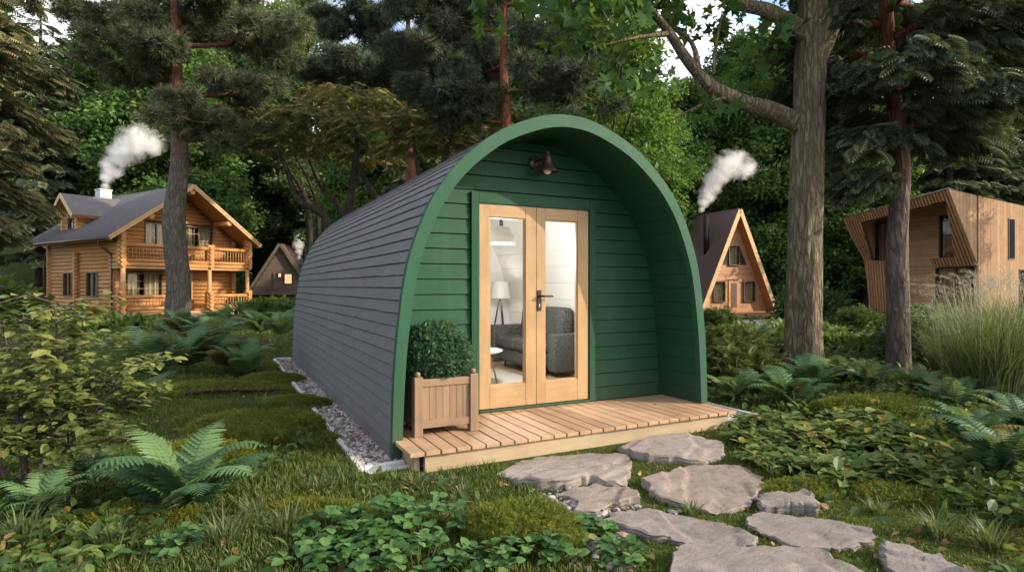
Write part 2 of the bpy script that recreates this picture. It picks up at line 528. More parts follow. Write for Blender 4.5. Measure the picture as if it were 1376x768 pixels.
M['bark_pine2'] = bark('reddish_pine_bark', (.070, .054, .045), (.155, .125, .105), (10, 10, 2.4), (.15, .058, .030), (3.6, 5.2))
M['bark_dark'] = bark('dark_bark', (.020, .016, .012), (.050, .040, .030), (6, 6, 1.5))
M['twig'] = plain('dark_twigs', (.045, .032, .026), .8, var=.3)
M['logdead'] = bark('dead_wood_bark', (.045, .030, .020), (.13, .09, .06), (20, 5, 20))
M['cutwood'] = plain('cut_wood', (.42, .27, .13), .8)
# foliage
M['leaf_oak'] = foliage('oak_leaves', [(0, (.010, .030, .008)), (.5, (.020, .060, .012)), (1, (.050, .110, .018))], .40)
M['leaf_maple'] = foliage('maple_leaves', gain=1.9, stops=[(0, (.016, .036, .011)), (.6, (.036, .076, .018)), (1, (.075, .125, .028))], transl=.38)
M['leaf_dark'] = foliage('dark_leaves', gain=1.9, stops=[(0, (.012, .028, .012)), (.6, (.024, .052, .018)), (1, (.050, .088, .026))], transl=.34)
M['leaf_bright'] = foliage('bright_leaves', [(0, (.016, .046, .009)), (.5, (.036, .092, .015)), (1, (.085, .158, .022))], .42)
M['leaf_airy'] = foliage('pale_leaves', [(0, (.030, .052, .020)), (.5, (.055, .085, .030)), (1, (.10, .13, .045))], .40)
M['needle'] = foliage('pine_needles', [(0, (.016, .022, .012)), (.5, (.040, .045, .024)), (1, (.095, .092, .050))], .15, .6, gain=2.6)
M['needle_dk'] = foliage('dark_needles', [(0, (.009, .014, .009)), (.6, (.022, .030, .018)), (1, (.055, .062, .034))], .12, .6, gain=2.6)
M['frond_grey'] = foliage('greyish_sprays', [(0, (.014, .018, .010)), (.5, (.040, .042, .020)), (1, (.115, .105, .050))], .15, .6, gain=2.6)
M['frond_dk'] = foliage('deep_green_sprays', [(0, (.010, .016, .010)), (.7, (.026, .034, .020)), (1, (.085, .090, .048))], .15, .6, gain=3.2)
M['yew'] = foliage('olive_sprays', [(0, (.020, .020, .008)), (.5, (.055, .050, .018)), (1, (.13, .115, .040))], .15, .6, gain=2.9)
M['jun'] = foliage('juniper_sprays', [(0, (.030, .045, .012)), (.5, (.060, .078, .020)), (1, (.12, .13, .040))], .2)
M['box'] = foliage('box_leaves', [(0, (.014, .040, .018)), (.5, (.032, .080, .036)), (1, (.065, .125, .058))], .25)
M['bush'] = foliage('bush_leaves', [(0, (.014, .032, .006)), (.6, (.032, .062, .010)), (1, (.07, .105, .016))], .3)
M['shrub'] = foliage('yellowish_leaves', [(0, (.036, .052, .014)), (.5, (.076, .096, .026)), (1, (.14, .155, .046))], .34)
M['fern'] = foliage('fern_green', [(0, (.028, .070, .030)), (.5, (.055, .110, .045)), (.90, (.095, .155, .060)), (.95, (.14, .095, .035))], .35)
M['fern_blue'] = foliage('bluish_fern_green', [(0, (.024, .058, .028)), (.5, (.056, .104, .048)), (.9, (.095, .145, .068)), (.96, (.13, .085, .03))], .35)
M['clover'] = foliage('clover_green', [(0, (.020, .056, .016)), (.5, (.040, .092, .026)), (1, (.078, .142, .040))], .32)
M['hosta'] = foliage('broad_green', [(0, (.030, .060, .016)), (.5, (.068, .105, .026)), (.9, (.13, .155, .045)), (.97, (.16, .12, .03))], .35)
M['cover'] = foliage('cover_green', [(0, (.016, .040, .011)), (.5, (.042, .076, .018)), (.9, (.088, .122, .032)), (.97, (.13, .085, .03))], .35)
M['grass'] = foliage('grass_blades', [(0, (.020, .036, .008)), (.5, (.048, .074, .016)), (1, (.095, .118, .024))], .30, patch=(.9, (.10, .11, .012)))
M['moss'] = foliage('moss_tips', [(0, (.055, .072, .010)), (.5, (.110, .125, .016)), (1, (.18, .18, .025))], .35)
M['reed'] = foliage('tall_grass', [(0, (.028, .044, .016)), (.5, (.055, .076, .028)), (1, (.10, .115, .048))], .35)
M['plume'] = foliage('grass_plumes', [(0, (.20, .15, .12)), (1, (.42, .34, .28))], .4)
M['pebble'] = foliage('pebbles', [(0, (.07, .06, .062)), (.45, (.20, .18, .18)), (.8, (.33, .29, .28)), (1, (.30, .19, .13))], 0.0, .8, gain=1.0)

# ------------------------------------------------------------------ leaf templates (along +y, face up +z)
T_LEAF = (np.array([(0, 0, 0), (-.27, .32, .07), (-.22, .68, .05), (0, 1, -.06), (.22, .68, .05), (.27, .32, .07), (0, .35, 0), (0, .7, 0)]),
          [np.array([(0, 6, 1), (7, 3, 2), (0, 5, 6), (7, 4, 3)]), np.array([(6, 7, 2, 1), (6, 5, 4, 7)])])
T_LEAF2 = (np.array([(0, 0, 0), (-.30, .5, .08), (0, 1, -.08), (.30, .5, .08)]), [np.array([(0, 2, 1), (0, 3, 2)])])


def maple_leaf():
    out = []
    for a, r in [(-150, .30), (-118, .55), (-92, .34), (-62, .78), (-34, .42), (-16, .62), (0, 1.0), (16, .62), (34, .42), (62, .78), (92, .34), (118, .55), (150, .30)]:
        out.append((r * math.sin(rad(a)), .42 + r * .62 * math.cos(rad(a)), -.10 * r * r))
    V = np.array([(0, .38, .03)] + out + [(0, 0, 0)])
    n = len(out); f = [(0, i + 2, i + 1) for i in range(n - 1)]
    return V, [np.array(f)]


T_MAPLE = maple_leaf()


def spray(n=9, w=.42, droop=.18):
    """flat conifer spray: stem with narrow leaflets on both sides"""
    V = []; F = []
    for i in range(n):
        t = (i + .5) / n; L = w * (1 - t) ** .6 * (.55 + .45 * min(1, t * 5))
        for sgn in (-1, 1):
            b = len(V); y0 = t * .9; zz = -droop * t * t
            V += [(0, y0, zz), (sgn * L * .5 - sgn * .02, y0 + L * .25 + .055, zz + .03), (sgn * L, y0 + L * .62, zz - .07), (sgn * L * .5 + sgn * .02, y0 + L * .38 - .05, zz + .02)]
            F += [(b, b + 1, b + 2), (b, b + 2, b + 3)]
    b = len(V); V += [(-.015, 0, 0), (.015, 0, 0), (0, 1.05, -droop * 1.1)]; F.append((b, b + 1, b + 2))
    return np.array(V), [np.array(F)]


def burst(n=26, seed=3, w=.035):
    """tuft of pine needles"""
    r = np.random.default_rng(seed); V = []; F = []
    for i in range(n):
        d = r.normal(size=3); d[1] = abs(d[1]) + .3; d /= np.linalg.norm(d)
        s = np.cross(d, r.normal(size=3)); s /= np.linalg.norm(s); b = len(V); L = .7 + .5 * r.random()
        V += [tuple(s * w), tuple(-s * w), tuple(d * L)]; F.append((b, b + 1, b + 2))
    return np.array(V), [np.array(F)]


T_SPRAY = spray(); T_SPRAY2 = spray(7, .5, .3); T_BURST = burst(20, 3, .050)
T_BLADE = (np.array([(-.5, 0, 0), (.5, 0, 0), (-.38, .12, .55), (.38, .12, .55), (0, .42, 1.0)]), [np.array([(0, 1, 3, 2)]), np.array([(2, 3, 4)])])


def leaf_rot(n, up=.8, out=None, flat=.6):
    """random leaf frames: leaves mostly face up, pointing anywhere (or outwards)"""
    d = rng.normal(size=(n, 3)); d[:, 2] *= flat; d[:, 2] -= .15
    if out is not None: d = d * .7 + out
    u = rng.normal(size=(n, 3)) * (1 - up) + np.array([0, 0, 1.0]) * up
    return basis(d, u)


def crown_cloud(blobs, per, leaf, size, mat, name, clump=.28, sub=14, up=.55, flat=.6):
    """leaves gathered in twig clumps inside a set of blobs (x, y, z, r)"""
    P = []; O = []; C = []
    for x, y, z, r in blobs:
        n = int(per * r * r)
        m = max(4, int(sub * r * r))
        c = rdir(m) * (rng.random((m, 1)) ** .45) * r * np.array([1, 1, .8])
        k = rng.integers(0, m, n)
        p = c[k] + rng.normal(size=(n, 3)) * clump * np.array([1, 1, .6])
        P.append(p + np.array([x, y, z])); O.append(unit(p)); C.append(rng.random(m)[k])
    P = np.concatenate(P); O = np.concatenate(O); C = np.concatenate(C); n = len(P)
    rot = leaf_rot(n, up, O * .5, flat)
    s = size * (.65 + .7 * rng.random(n))
    return scatter(name, leaf[0], leaf[1], P, rot, s, mat, np.clip(.55 * C + .45 * rng.random(n), 0, 1))


def trunk_np(pts, rs, n=20, sub=6, rough=.06, seed=1, ridges=9, flare=0.0):
    """bark-ridged trunk surface; returns V, F"""
    pts = np.array(pts, float); rs = np.array(rs, float); t = np.linspace(0, len(pts) - 1, (len(pts) - 1) * sub + 1)
    i = np.clip(np.floor(t).astype(int), 0, len(pts) - 2); f = (t - i)[:, None]
    im = np.clip(i - 1, 0, None); ip = np.clip(i + 2, None, len(pts) - 1)
    p0, p1, p2, p3 = pts[im], pts[i], pts[i + 1], pts[ip]
    C = .5 * ((2 * p1) + (-p0 + p2) * f + (2 * p0 - 5 * p1 + 4 * p2 - p3) * f ** 2 + (-p0 + 3 * p1 - 3 * p2 + p3) * f ** 3)
    r = np.interp(t, np.arange(len(rs)), rs)
    d = unit(np.gradient(C, axis=0)); ref = np.array([.95, .3, .05]) if abs(d[0][2]) > .6 else np.array([.1, .2, 1.0])
    u = unit(np.cross(d, ref)); w = np.cross(d, u)
    a = np.linspace(0, 2 * np.pi, n, endpoint=False)
    s = np.concatenate([[0], np.cumsum(np.linalg.norm(np.diff(C, axis=0), axis=1))])
    A, S = np.meshgrid(a, s)
    cx = np.cos(A) * 2.2; cy = np.sin(A) * 2.2
    nz = fbm(cx * ridges / 4 + 7 * seed, S * .7 / max(rs[0], .1) * .35 + cy * ridges / 4, seed, 3) - .5
    low = fbm(cx * .6 + seed, S * .9 + cy * .6, seed + 5, 2) - .5
    rr = r[:, None] * (1 + rough * 3.0 * nz + .22 * low)
    if flare: rr = rr * (1 + flare * np.exp(-S / (rs[0] * 1.0)) * (1 + .5 * np.cos(A * 5 + seed)))
    V = C[:, None, :] + (u[:, None, :] * np.cos(A)[..., None] + w[:, None, :] * np.sin(A)[..., None]) * rr[..., None]
    m = len(s); I = np.arange(m * n).reshape(m, n)
    F = np.stack([I[:-1], np.roll(I[:-1], -1, 1), np.roll(I[1:], -1, 1), I[1:]], -1).reshape(-1, 4)
    return V.reshape(-1, 3), F[:, ::-1]


def tubes_mesh(name, items, mat, n=7, sub=3, rough=.04):
    parts = []
    for k, (pts, rs) in enumerate(items):
        v, f = trunk_np(pts, rs, n, sub, rough, k + 1, 5); parts.append((v, [f], .5))
    V, F, r = merge(parts)
    return mesh_np(name, V, F, mat, r, True)


exec_later = []

# ================================================================== the green pod
HALF = [(0, 2.945), (.2, 2.928), (.4, 2.872), (.65, 2.765), (.82, 2.66), (1.04, 2.48), (1.2, 2.305), (1.335, 2.105), (1.43, 1.9), (1.505, 1.70),
        (1.55, 1.53), (1.587, 1.32), (1.612, 1.12), (1.642, .82), (1.66, .45), (1.672, 0)]


def catmull(P, per=8):
    P = np.array(P, float); Q = []
    P = np.vstack([2 * P[0] - P[1], P, 2 * P[-1] - P[-2]])
    for i in range(1, len(P) - 2):
        for k in range(per):
            f = k / per; p0, p1, p2, p3 = P[i - 1:i + 3]
            Q.append(.5 * (2 * p1 + (p2 - p0) * f + (2 * p0 - 5 * p1 + 4 * p2 - p3) * f * f + (3 * p1 - p0 - 3 * p2 + p3) * f ** 3))
    Q.append(P[-2]); return np.array(Q)


def resample(P, n):
    s = np.concatenate([[0], np.cumsum(np.linalg.norm(np.diff(P, axis=0), axis=1))])
    t = np.linspace(0, s[-1], n + 1)
    return np.stack([np.interp(t, s, P[:, k]) for k in range(P.shape[1])], 1)


full = np.array([(-x, z) for x, z in HALF[::-1]] + HALF[1:])
ARCH = resample(catmull(full), 72)          # left foot -> apex -> right foot


def offset(P, d):
    t = np.gradient(P, axis=0); n = unit(np.stack([t[:, 1], -t[:, 0]], 1))
    Q = P + n * (d[:, None] if not np.isscalar(d) else d)
    Q[0, 1] = Q[-1, 1] = 0
    return Q


PODL, WALLY = 6.9, .655
hfac = np.clip(ARCH[:, 1] / 2.9, 0, 1)
INN = offset(ARCH, .070 + .030 * hfac)       # inner edge of the front fascia


def half_width(P, z):
    """half width of profile P at height z (right limb)"""
    k = int(np.argmax(P[:, 1])); x = P[k:, 0]; zz = P[k:, 1]
    if z >= zz[0]: return 0.0
    return float(np.interp(z, zz[::-1], x[::-1]))


def ring(outer, inner, y0, y1):
    """solid arch between two profiles"""
    n = len(outer); V = []
    for y in (y0, y1):
        V += [(x, y, z) for x, z in outer]; V += [(x, y, z) for x, z in inner]
    o0, i0, o1, i1 = 0, n, 2 * n, 3 * n; F = []
    for k in range(n - 1):
        F += [(o0 + k, i0 + k, i0 + k + 1, o0 + k + 1), (o1 + k, o1 + k + 1, i1 + k + 1, i1 + k),
              (o0 + k, o0 + k + 1, o1 + k + 1, o1 + k), (i0 + k, i1 + k, i1 + k + 1, i0 + k + 1)]
    F += [(o0, o1, i1, i0), (o0 + n - 1, i0 + n - 1, i1 + n - 1, o1 + n - 1)]
    return np.array(V), [np.array(F)]


pod = empty("glamping_pod", (0, 0, 0), 0, "arched green timber garden pod with grey shingled roof and glazed oak doors", "cabin")


def arch_obj(name, outer, inner, y0, y1, mat, parent):
    v, f = ring(outer, inner, y0, y1)
    return link(name, mesh_np(name, v, f, mat), parent)


arch_obj("front_fascia", offset(ARCH, -.012), INN, -.022, .045, M['green2'], pod)
arch_obj("rear_fascia", offset(ARCH, -.012), INN, PODL - .01, PODL + .05, M['green2'], pod)

# shingle courses: each one overlaps the one below it
def shingles():
    n = 72; V = []; F = []; UV = []
    P = resample(ARCH, n)
    for side in (0, 1):
        Q = P[:n // 2 + 1] if side == 0 else P[n // 2:][::-1]
        t = np.gradient(Q, axis=0); nn = unit(np.stack([-t[:, 1], t[:, 0]], 1)) * (1 if side == 0 else -1)
        for k in range(len(Q) - 1):
            lo = Q[k] + (Q[k + 1] - Q[k]) * .09 + nn[k] * .011; hi = Q[k + 1] + nn[k + 1] * .001; bot = Q[k] + (Q[k + 1] - Q[k]) * .07 - nn[k] * .012; hi2 = Q[k + 1] + (Q[k + 1] - Q[k]) * .07 - nn[k + 1] * .012
            ys = np.linspace(.046, PODL - .011, 42)
            b = len(V)
            jit = rng.normal(size=len(ys)) * .0020
            for j, y in enumerate(ys):
                V += [(bot[0], y, bot[1]), (lo[0], y, max(lo[1] + jit[j], .002)), (hi[0], y, hi[1]), (hi2[0], y, hi2[1])]
            for j in range(len(ys) - 1):
                a = b + 4 * j
                F.append((a, a + 1, a + 5, a + 4)); UV.append([(ys[j] + k * .37, k + .02), (ys[j] + k * .37, k + .03), (ys[j + 1] + k * .37, k + .03), (ys[j + 1] + k * .37, k + .02)])
                F.append((a + 1, a + 2, a + 6, a + 5)); UV.append([(ys[j] + k * .37, k + .03), (ys[j] + k * .37, k + .98), (ys[j + 1] + k * .37, k + .98), (ys[j + 1] + k * .37, k + .03)])
                F.append((a + 2, a + 3, a + 7, a + 6)); UV.append([(ys[j] + k * .37, k + .97), (ys[j] + k * .37, k + .98), (ys[j + 1] + k * .37, k + .98), (ys[j + 1] + k * .37, k + .97)])
    me = mesh_np("shingle_roof", V, [np.array(F)], M['shingle'])
    uv = me.uv_layers.new(name="UVMap"); uv.data.foreach_set("uv", np.array(UV, np.float32).ravel())
    return me


link("shingle_roof", shingles(), pod)


def lined_vault(P, y0, y1, n, gap, depth):
    """boards running front to back round the vault, with a groove between boards"""
    Q = resample(P, n * 6); V = []; F = []
    N = unit(np.stack([np.gradient(Q, axis=0)[:, 1], -np.gradient(Q, axis=0)[:, 0]], 1))
    pts = []
    for k in range(n):
        for j in range(7):
            q = Q[k * 6 + j].copy()
            if j == 0: q = q + (Q[k * 6 + 1] - Q[k * 6]) * gap
            if j == 6: q = q + (Q[k * 6 + 5] - Q[k * 6 + 6]) * gap
            pts.append((q, 0))
        e = Q[k * 6 + 6]; pts.append((e - N[k * 6 + 6] * depth, 1))
    for q, _ in pts:
        V += [(q[0], y0, max(q[1], 0)), (q[0], y1, max(q[1], 0))]
    for i in range(len(pts) - 1): F.append((2 * i, 2 * i + 1, 2 * i + 3, 2 * i + 2))
    return np.array(V), [np.array(F)]


v, f = lined_vault(INN, .046, WALLY + .02, 48, .07, .010)
link("porch_lining", mesh_np("porch_lining", v, f, M['green']), pod)
IN2 = offset(ARCH, .105 + .03 * hfac)
v, f = lined_vault(IN2, WALLY + .08, PODL - .05, 30, .06, .014)
link("interior_lining", mesh_np("interior_lining", v, f, M['white']), pod)


def arch_boards(P, y, pitch, hole, mat, name, parent, z0=0.0, proud=.02):
    """lapped horizontal boards filling the arch, leaving a hole (x0, x1, ztop)"""
    mb = MB(); z = z0
    ztop = P[:, 1].max() - .01
    while z < ztop:
        z1 = min(z + pitch - .009, ztop)
        ks = 4; zz = np.linspace(z, z1, ks)
        w = [half_width(P, q) + .012 for q in zz]

        def piece(xa, xb, za, zb):
            """xa, xb functions of z"""
            q = np.linspace(za, zb, ks)
            tt = (q - z) / max(z1 - z, 1e-6)
            yy = y - proud + tt * proud * .7
            Lp = [mb.bm.verts.new((xa(a), b, a)) for a, b in zip(q, yy)]; Rp = [mb.bm.verts.new((xb(a), b, a)) for a, b in zip(q, yy)]
            Lb = [mb.bm.verts.new((xa(a), y + .02, a)) for a in q]; Rb = [mb.bm.verts.new((xb(a), y + .02, a)) for a in q]
            for k in range(ks - 1):
                mb.bm.faces.new((Lp[k], Rp[k], Rp[k + 1], Lp[k + 1]))
                mb.bm.faces.new((Lb[k], Lp[k], Lp[k + 1], Lb[k + 1])); mb.bm.faces.new((Rp[k], Rb[k], Rb[k + 1], Rp[k + 1]))
            mb.bm.faces.new((Lb[0], Rb[0], Rp[0], Lp[0])); mb.bm.faces.new((Lp[-1], Rp[-1], Rb[-1], Lb[-1]))
        hw = lambda q: half_width(P, q) + .012
        if hole and z < hole[2]:
            zb = min(z1, hole[2])
            piece(lambda q: -hw(q), lambda q: hole[0], z, zb); piece(lambda q: hole[1], hw, z, zb)
            if z1 > hole[2] + .01: piece(lambda q: -hw(q), hw, hole[2] + .001, z1)
        else:
            piece(lambda q: -hw(q), hw, z, z1)
        z += pitch
    return mb.build(name, mat, parent)


arch_boards(INN, WALLY, .1445, (-.70, .67, 2.27), M['green'], "front_wall", pod, .012)
# dark backing behind the board joints
mb = MB()
k0 = IN2
for xa, xb in ((-1.62, -.69), (.66, 1.62)):
    zs = np.linspace(0.0, 2.28, 24)
    if xa < 0: pts = [(-half_width(INN, q) - .01, q) for q in zs] + [(xb, 2.28), (xb, 0)]
    else: pts = [(half_width(INN, q) + .01, q) for q in zs] + [(xa, 2.28), (xa, 0)]
    mb.prism([(x, WALLY + .022, z) for x, z in pts], (0, .05, 0))
zs = np.linspace(2.281, 2.84, 16)
mb.prism([(half_width(INN, q), WALLY + .022, q) for q in zs] + [(-half_width(INN, q), WALLY + .022, q) for q in zs[::-1]], (0, .05, 0))
mb.build("wall_core", M['green'], pod)
zs = np.linspace(0.02, 2.84, 30)
MB().prism([(half_width(ARCH, q) - .05, PODL - .045, q) for q in zs] + [(-half_width(ARCH, q) + .05, PODL - .045, q) for q in zs[::-1]], (0, .03, 0)).build("rear_wall", M['white'], pod)
ZF = .172
MB().bx(-1.55, 1.55, WALLY + .03, PODL - .06, ZF - .05, ZF).build("interior_floor", wood('interior_floorboards', (.42, .27, .15), (.55, .38, .22), 'y', .4, .8, .2), pod)

# door surround and doors
ZB, ZT = .186, 2.186
XL, XM, XR = -.65, -.0128, .6245
mb = MB()
mb.bx(-.735, XL - .004, WALLY - .045, WALLY + .075, .158, 2.30); mb.bx(XR + .004, .702, WALLY - .045, WALLY + .075, .158, 2.30)
mb.bx(XL - .004, XR + .004, WALLY - .044, WALLY + .074, ZT + .006, 2.299); mb.bx(XL - .004, XR + .004, WALLY - .052, WALLY + .074, .157, ZB - .006)
mb.build("door_frame", M['green2' if False else 'green'], pod, bev=.004)


def door_leaf(x0, x1, gx0, gx1):
    y0, y1 = WALLY - .028, WALLY + .022
    d = MB().bx(x0 + .002, gx0, y0, y1, ZB, ZT).bx(gx1, x1 - .002, y0, y1, ZB, ZT).build("door_leaf", M['oak'], pod, bev=.004)
    for z0, z1 in ((ZB, .407), (2.066, ZT)): MB().bx(gx0 + .001, gx1 - .001, y0 + .001, y1 - .001, z0, z1).build("rail", M['oakx'], d, bev=.003)
    m = MB(); yb = y0 + .012; w = .012
    m.bx(gx0, gx0 + w, yb, yb + .03, .407, 2.066).bx(gx1 - w, gx1, yb, yb + .03, .407, 2.066)
    m.bx(gx0 + w, gx1 - w, yb, yb + .03, .407, .407 + w).bx(gx0 + w, gx1 - w, yb, yb + .03, 2.066 - w, 2.066)
    m.build("glazing_bead", M['oak'], d)
    MB().bx(gx0 + .004, gx1 - .004, WALLY - .004, WALLY + .002, .411, 2.062).build("glass_pane", M['glass'], d)
    return d


door_leaf(XL, XM, -.534, -.137)
dr = door_leaf(XM, XR, .089, .487)
hy = WALLY - .028
hd = MB().bx(-.006, .042, hy - .010, hy, 1.135, 1.345, .002).build("door_handle", M['black'], dr)
MB().bar((.018, hy - .008, 1.285), (.018, hy - .060, 1.285), .011, 12).tube([(.018, hy - .055, 1.285), (.06, hy - .058, 1.284), (.150, hy - .056, 1.283)], [.011, .010, .0095], 12).build("lever", M['black'], hd)
MB().bx(.013, .021, hy - .0125, hy - .0098, 1.175, 1.205).build("keyhole", M['steel'], hd)

# wall lamp
lamp = empty("wall_lamp", (-.035, WALLY - .02, 2.64), 0, "small bronze bell-shaped wall lamp fixed above the oak doors", "lamp")
mb = MB(); mb.lathe([(.0, .0), (.062, .0), (.066, .008), (.060, .020), (.0, .022)], n=28)
bmesh.ops.rotate(mb.bm, cent=(0, 0, 0), matrix=Matrix.Rotation(rad(90), 3, 'X'), verts=mb.bm.verts)
mb.build("wall_plate", M['bronze'], lamp)
MB().tube([(0, -.02, 0), (.01, -.07, .012), (.03, -.12, .015), (.045, -.17, .02)], [.012, .011, .011, .014], 10).build("arm", M['bronze'], lamp)
MB().lathe([(.0, .085), (.020, .082), (.028, .066), (.022, .056), (.040, .046), (.046, .02), (.048, -.02), (.058, -.055), (.080, -.088), (.118, -.116), (.121, -.122), (.112, -.118), (.076, -.094), (.052, -.058), (.042, -.02), (.0, .02)], (.048, -.185, 0), 36).build("lamp_shade", M['bronze'], lamp)
bulbm = NT('frosted_bulb'); bulbm.bsdf((.85, .78, .62), .3)
MB().ball((.048, -.185, -.108), .038, 3).build("bulb", bulbm.m, lamp)

# deck
deck = empty("wooden_deck", (0, 0, 0), 0, "low wooden deck of pale reddish boards in front of the green pod", "deck")
mb = MB(); x = -1.664; pitch = 3.328 / 27
for k in range(27):
    e = random.uniform(-.003, .003)
    mb.bx(x + .006 + random.uniform(-.001, .001), x + pitch - .006, -.4258 + e, WALLY - .056, .127, .1565 + random.uniform(-.0008, .0008), .003); x += pitch
mb.build("deck_boards", M['deck'], deck)
MB().bx(-1.535, 1.58, -.392, -.350, -.03, .1255, .003).build("front_joist", M['joist'], deck)
for x in (-1.58, 0, 1.52): MB().bx(x - .02, x + .02, -.34, .6, -.02, .12).build("bearer", M['joist'], deck)

# planter and the clipped shrub in it
pl = empty("planter_box", (-1.212, .275, .1575), 0, "square wooden planter with slatted sides standing on the deck", "planter")
hw = .245
for sx in (-1, 1):
    for sy in (-1, 1):
        p = MB().bx(sx * hw - .036, sx * hw + .036, sy * hw - .036, sy * hw + .036, 0, .485).build("post", M['plant_wood'], pl, bev=.004)
        MB().lathe([(.0, .485), (.021, .485), (.022, .512), (.019, .524), (.0, .527)], (sx * hw, sy * hw, 0), 18).build("finial", M['plant_wood'], p)
mb = MB()
for s in (-1, 1):
    n = 7; w = (2 * hw - .072) / n
    for k in range(n):
        a = -hw + .036 + k * w
        mb.bx(a + .0015, a + w - .0015, s * hw - .010, s * hw + .010, .10, .42); mb.bx(s * hw - .010, s * hw + .010, a + .0015, a + w - .0015, .10, .42)
    for z0, z1 in ((.065, .125), (.405, .465)):
        MB().bx(-hw + .036, hw - .036, s * hw - .022, s * hw + .022, z0, z1).build("rail", M['plant_woodx'], pl, bev=.003); MB().bx(s * hw - .022, s * hw + .022, -hw + .036, hw - .036, z0, z1).build("rail", M['plant_woodx'], pl, bev=.003)
mb.build("side_slats", M['plant_wood'], pl)
MB().bx(-hw + .012, hw - .012, -hw + .012, hw - .012, .09, .435).build("soil", M['soil'], pl)
n = 11000
d = rdir(n); r = .258 * (.70 + .36 * rng.random(n) ** .7)
lump = 1 + .22 * (fbm(d[:, 0] * 4 + 5, d[:, 1] * 4 + d[:, 2] * 3, 4) - .5)
P = d * (r * lump)[:, None] * np.array([1.04, 1.04, .98]) + np.array([0, 0, .195]); P = P[P[:, 2] > .0]
n = len(P)
rot = basis(unit(unit(P - np.array([0, 0, .195])) * .8 + rng.normal(size=(n, 3)) * .55), rdir(n))
topi = empty("clipped_shrub", (-1.212, .275, .585), 0, "round clipped green shrub growing in the wooden planter", "shrub")
link("foliage", scatter("topiary_foliage", T_SPRAY2[0], T_SPRAY2[1], P, rot, .062 * (.7 + .6 * rng.random(n)), M['box']), topi)
MB().bar((0, 0, -.01), (0, 0, .2), .018, 8).build("stem", M['twig'], topi)

# ---- furniture inside
sofa = empty("sofa", (1.17, 2.85, ZF), 0, "dark grey tweed sofa behind the right door pane", "sofa")


def cushion(name, x0, x1, y0, y1, z0, z1, par, bev=.05, M_=None):
    mb = MB(); mb.bx(x0, x1, y0, y1, z0, z1)
    o = mb.build(name, M['fabric'], par)
    m = o.modifiers.new("bevel", 'BEVEL'); m.width = bev; m.segments = 4
    for p in o.data.polygons: p.use_smooth = True
    return o


cushion("base", -.28, .27, -.60, .62, .10, .30, sofa, .03)
for y in (-.61, .005): cushion("seat_cushion", -.33, .16, y, y + .60, .30, .47, sofa, .06)
for y in (-.61, .005):
    c = cushion("back_cushion", .06, .27, y, y + .60, .44, .94, sofa, .07); c.rotation_euler = (0, rad(6), 0); c.location = (-.03, 0, .0)
cushion("armrest", -.13, .27, -.83, -.62, .06, .58, sofa, .04); cushion("armrest", -.34, .27, .62, .82, .06, .62, sofa, .04)

fl = empty("floor_lamp", (1.13, 3.86, ZF), 0, "white drum-shaded tripod floor lamp standing behind the sofa", "lamp")
MB().lathe([(.13, 1.28), (.165, 1.02)], n=32).build("lamp_shade", M['white'], fl, recalc=False)
for k in range(3):
    a = 2 * math.pi * k / 3 + .5
    MB().bar((.02 * math.cos(a), .02 * math.sin(a), .98), (.20 * math.cos(a), .20 * math.sin(a), 0), .012, 8).build("leg", M['black'], fl)
MB().bar((0, 0, .96), (0, 0, 1.10), .014, 8).build("stem", M['black'], fl)
M['shade'] = plain('grey_white_enamel', (.74, .735, .73), .4, var=.02, bump=0)
pn = empty("pendant_lamp", (-.01, 1.46, 1.87), 0, "white dome pendant lamp hanging behind the left door pane", "lamp")
MB().lathe([(.025, .205), (.06, .20), (.11, .175), (.155, .125), (.172, .07), (.168, .03), (.155, .0), (.150, .0), (.163, .03), (.166, .07), (.148, .12), (.10, .17), (.0, .19)], n=40).build("lamp_shade", M['shade'], pn)
MB().bar((0, 0, .20), (0, 0, .275), .022, 14).build("holder", M['black'], pn)
MB().bar((0, 0, .275), (0, 0, .88), .004, 6).build("cord", M['black'], pn)
MB().ball((0, 0, .055), .05, 2).build("bulb", emit('warm_bulb', (1, .93, .84), 1.5), pn)
ct = empty("coffee_table", (-.05, 2.03, ZF), 0, "small round white coffee table with wooden legs behind the left door pane", "table")
MB().lathe([(.0, .40), (.27, .40), (.30, .415), (.30, .43), (.29, .435), (.0, .435)], n=40).build("table_top", M['white'], ct)
for k in range(3):
    a = 2 * math.pi * k / 3 - .35
    MB().bar((.14 * math.cos(a), .14 * math.sin(a), .40), (.24 * math.cos(a), .24 * math.sin(a), 0), .017, 10, .011).build("leg", M['oak'], ct)
rug = MB().bx(-.95, .75, 1.0, 3.2, ZF + .001, ZF + .014, .004).build("floor_rug", plain('cream_rug', (.52, .48, .42), .95, var=.15, scale=60, bump=.5))
tag(rug, "cream rug on the floorboards inside the pod", "rug")
# white partition with an arched opening at the back of the room
mb = MB(); zs = np.linspace(ZF, 2.75, 40)
outl = [(half_width(IN2, q), q) for q in zs]
inn_ = [(half_width(IN2, q) * .62 if q < 1.9 else half_width(IN2, q) * .62 * math.sqrt(max(0, 1 - ((q - 1.9) / .55) ** 2)), min(q, 2.45)) for q in zs]
for k in range(len(zs) - 1):
    for s in (1, -1):
        mb.prism([(s * inn_[k][0], 4.35, inn_[k][1] if inn_[k][0] > 0 else zs[k]), (s * outl[k][0], 4.35, zs[k]), (s * outl[k + 1][0], 4.35, zs[k + 1]), (s * inn_[k + 1][0], 4.35, zs[k + 1])], (0, .06, 0))
mb.build("partition", M['white'], pod)


def lampl(name, loc, energy, colr, radius):
    ld = bpy.data.lights.new(name, 'POINT'); ld.energy = energy; ld.color = colr; ld.shadow_soft_size = radius
    o = bpy.data.objects.new(name, ld); col.objects.link(o); o.location = loc; return o


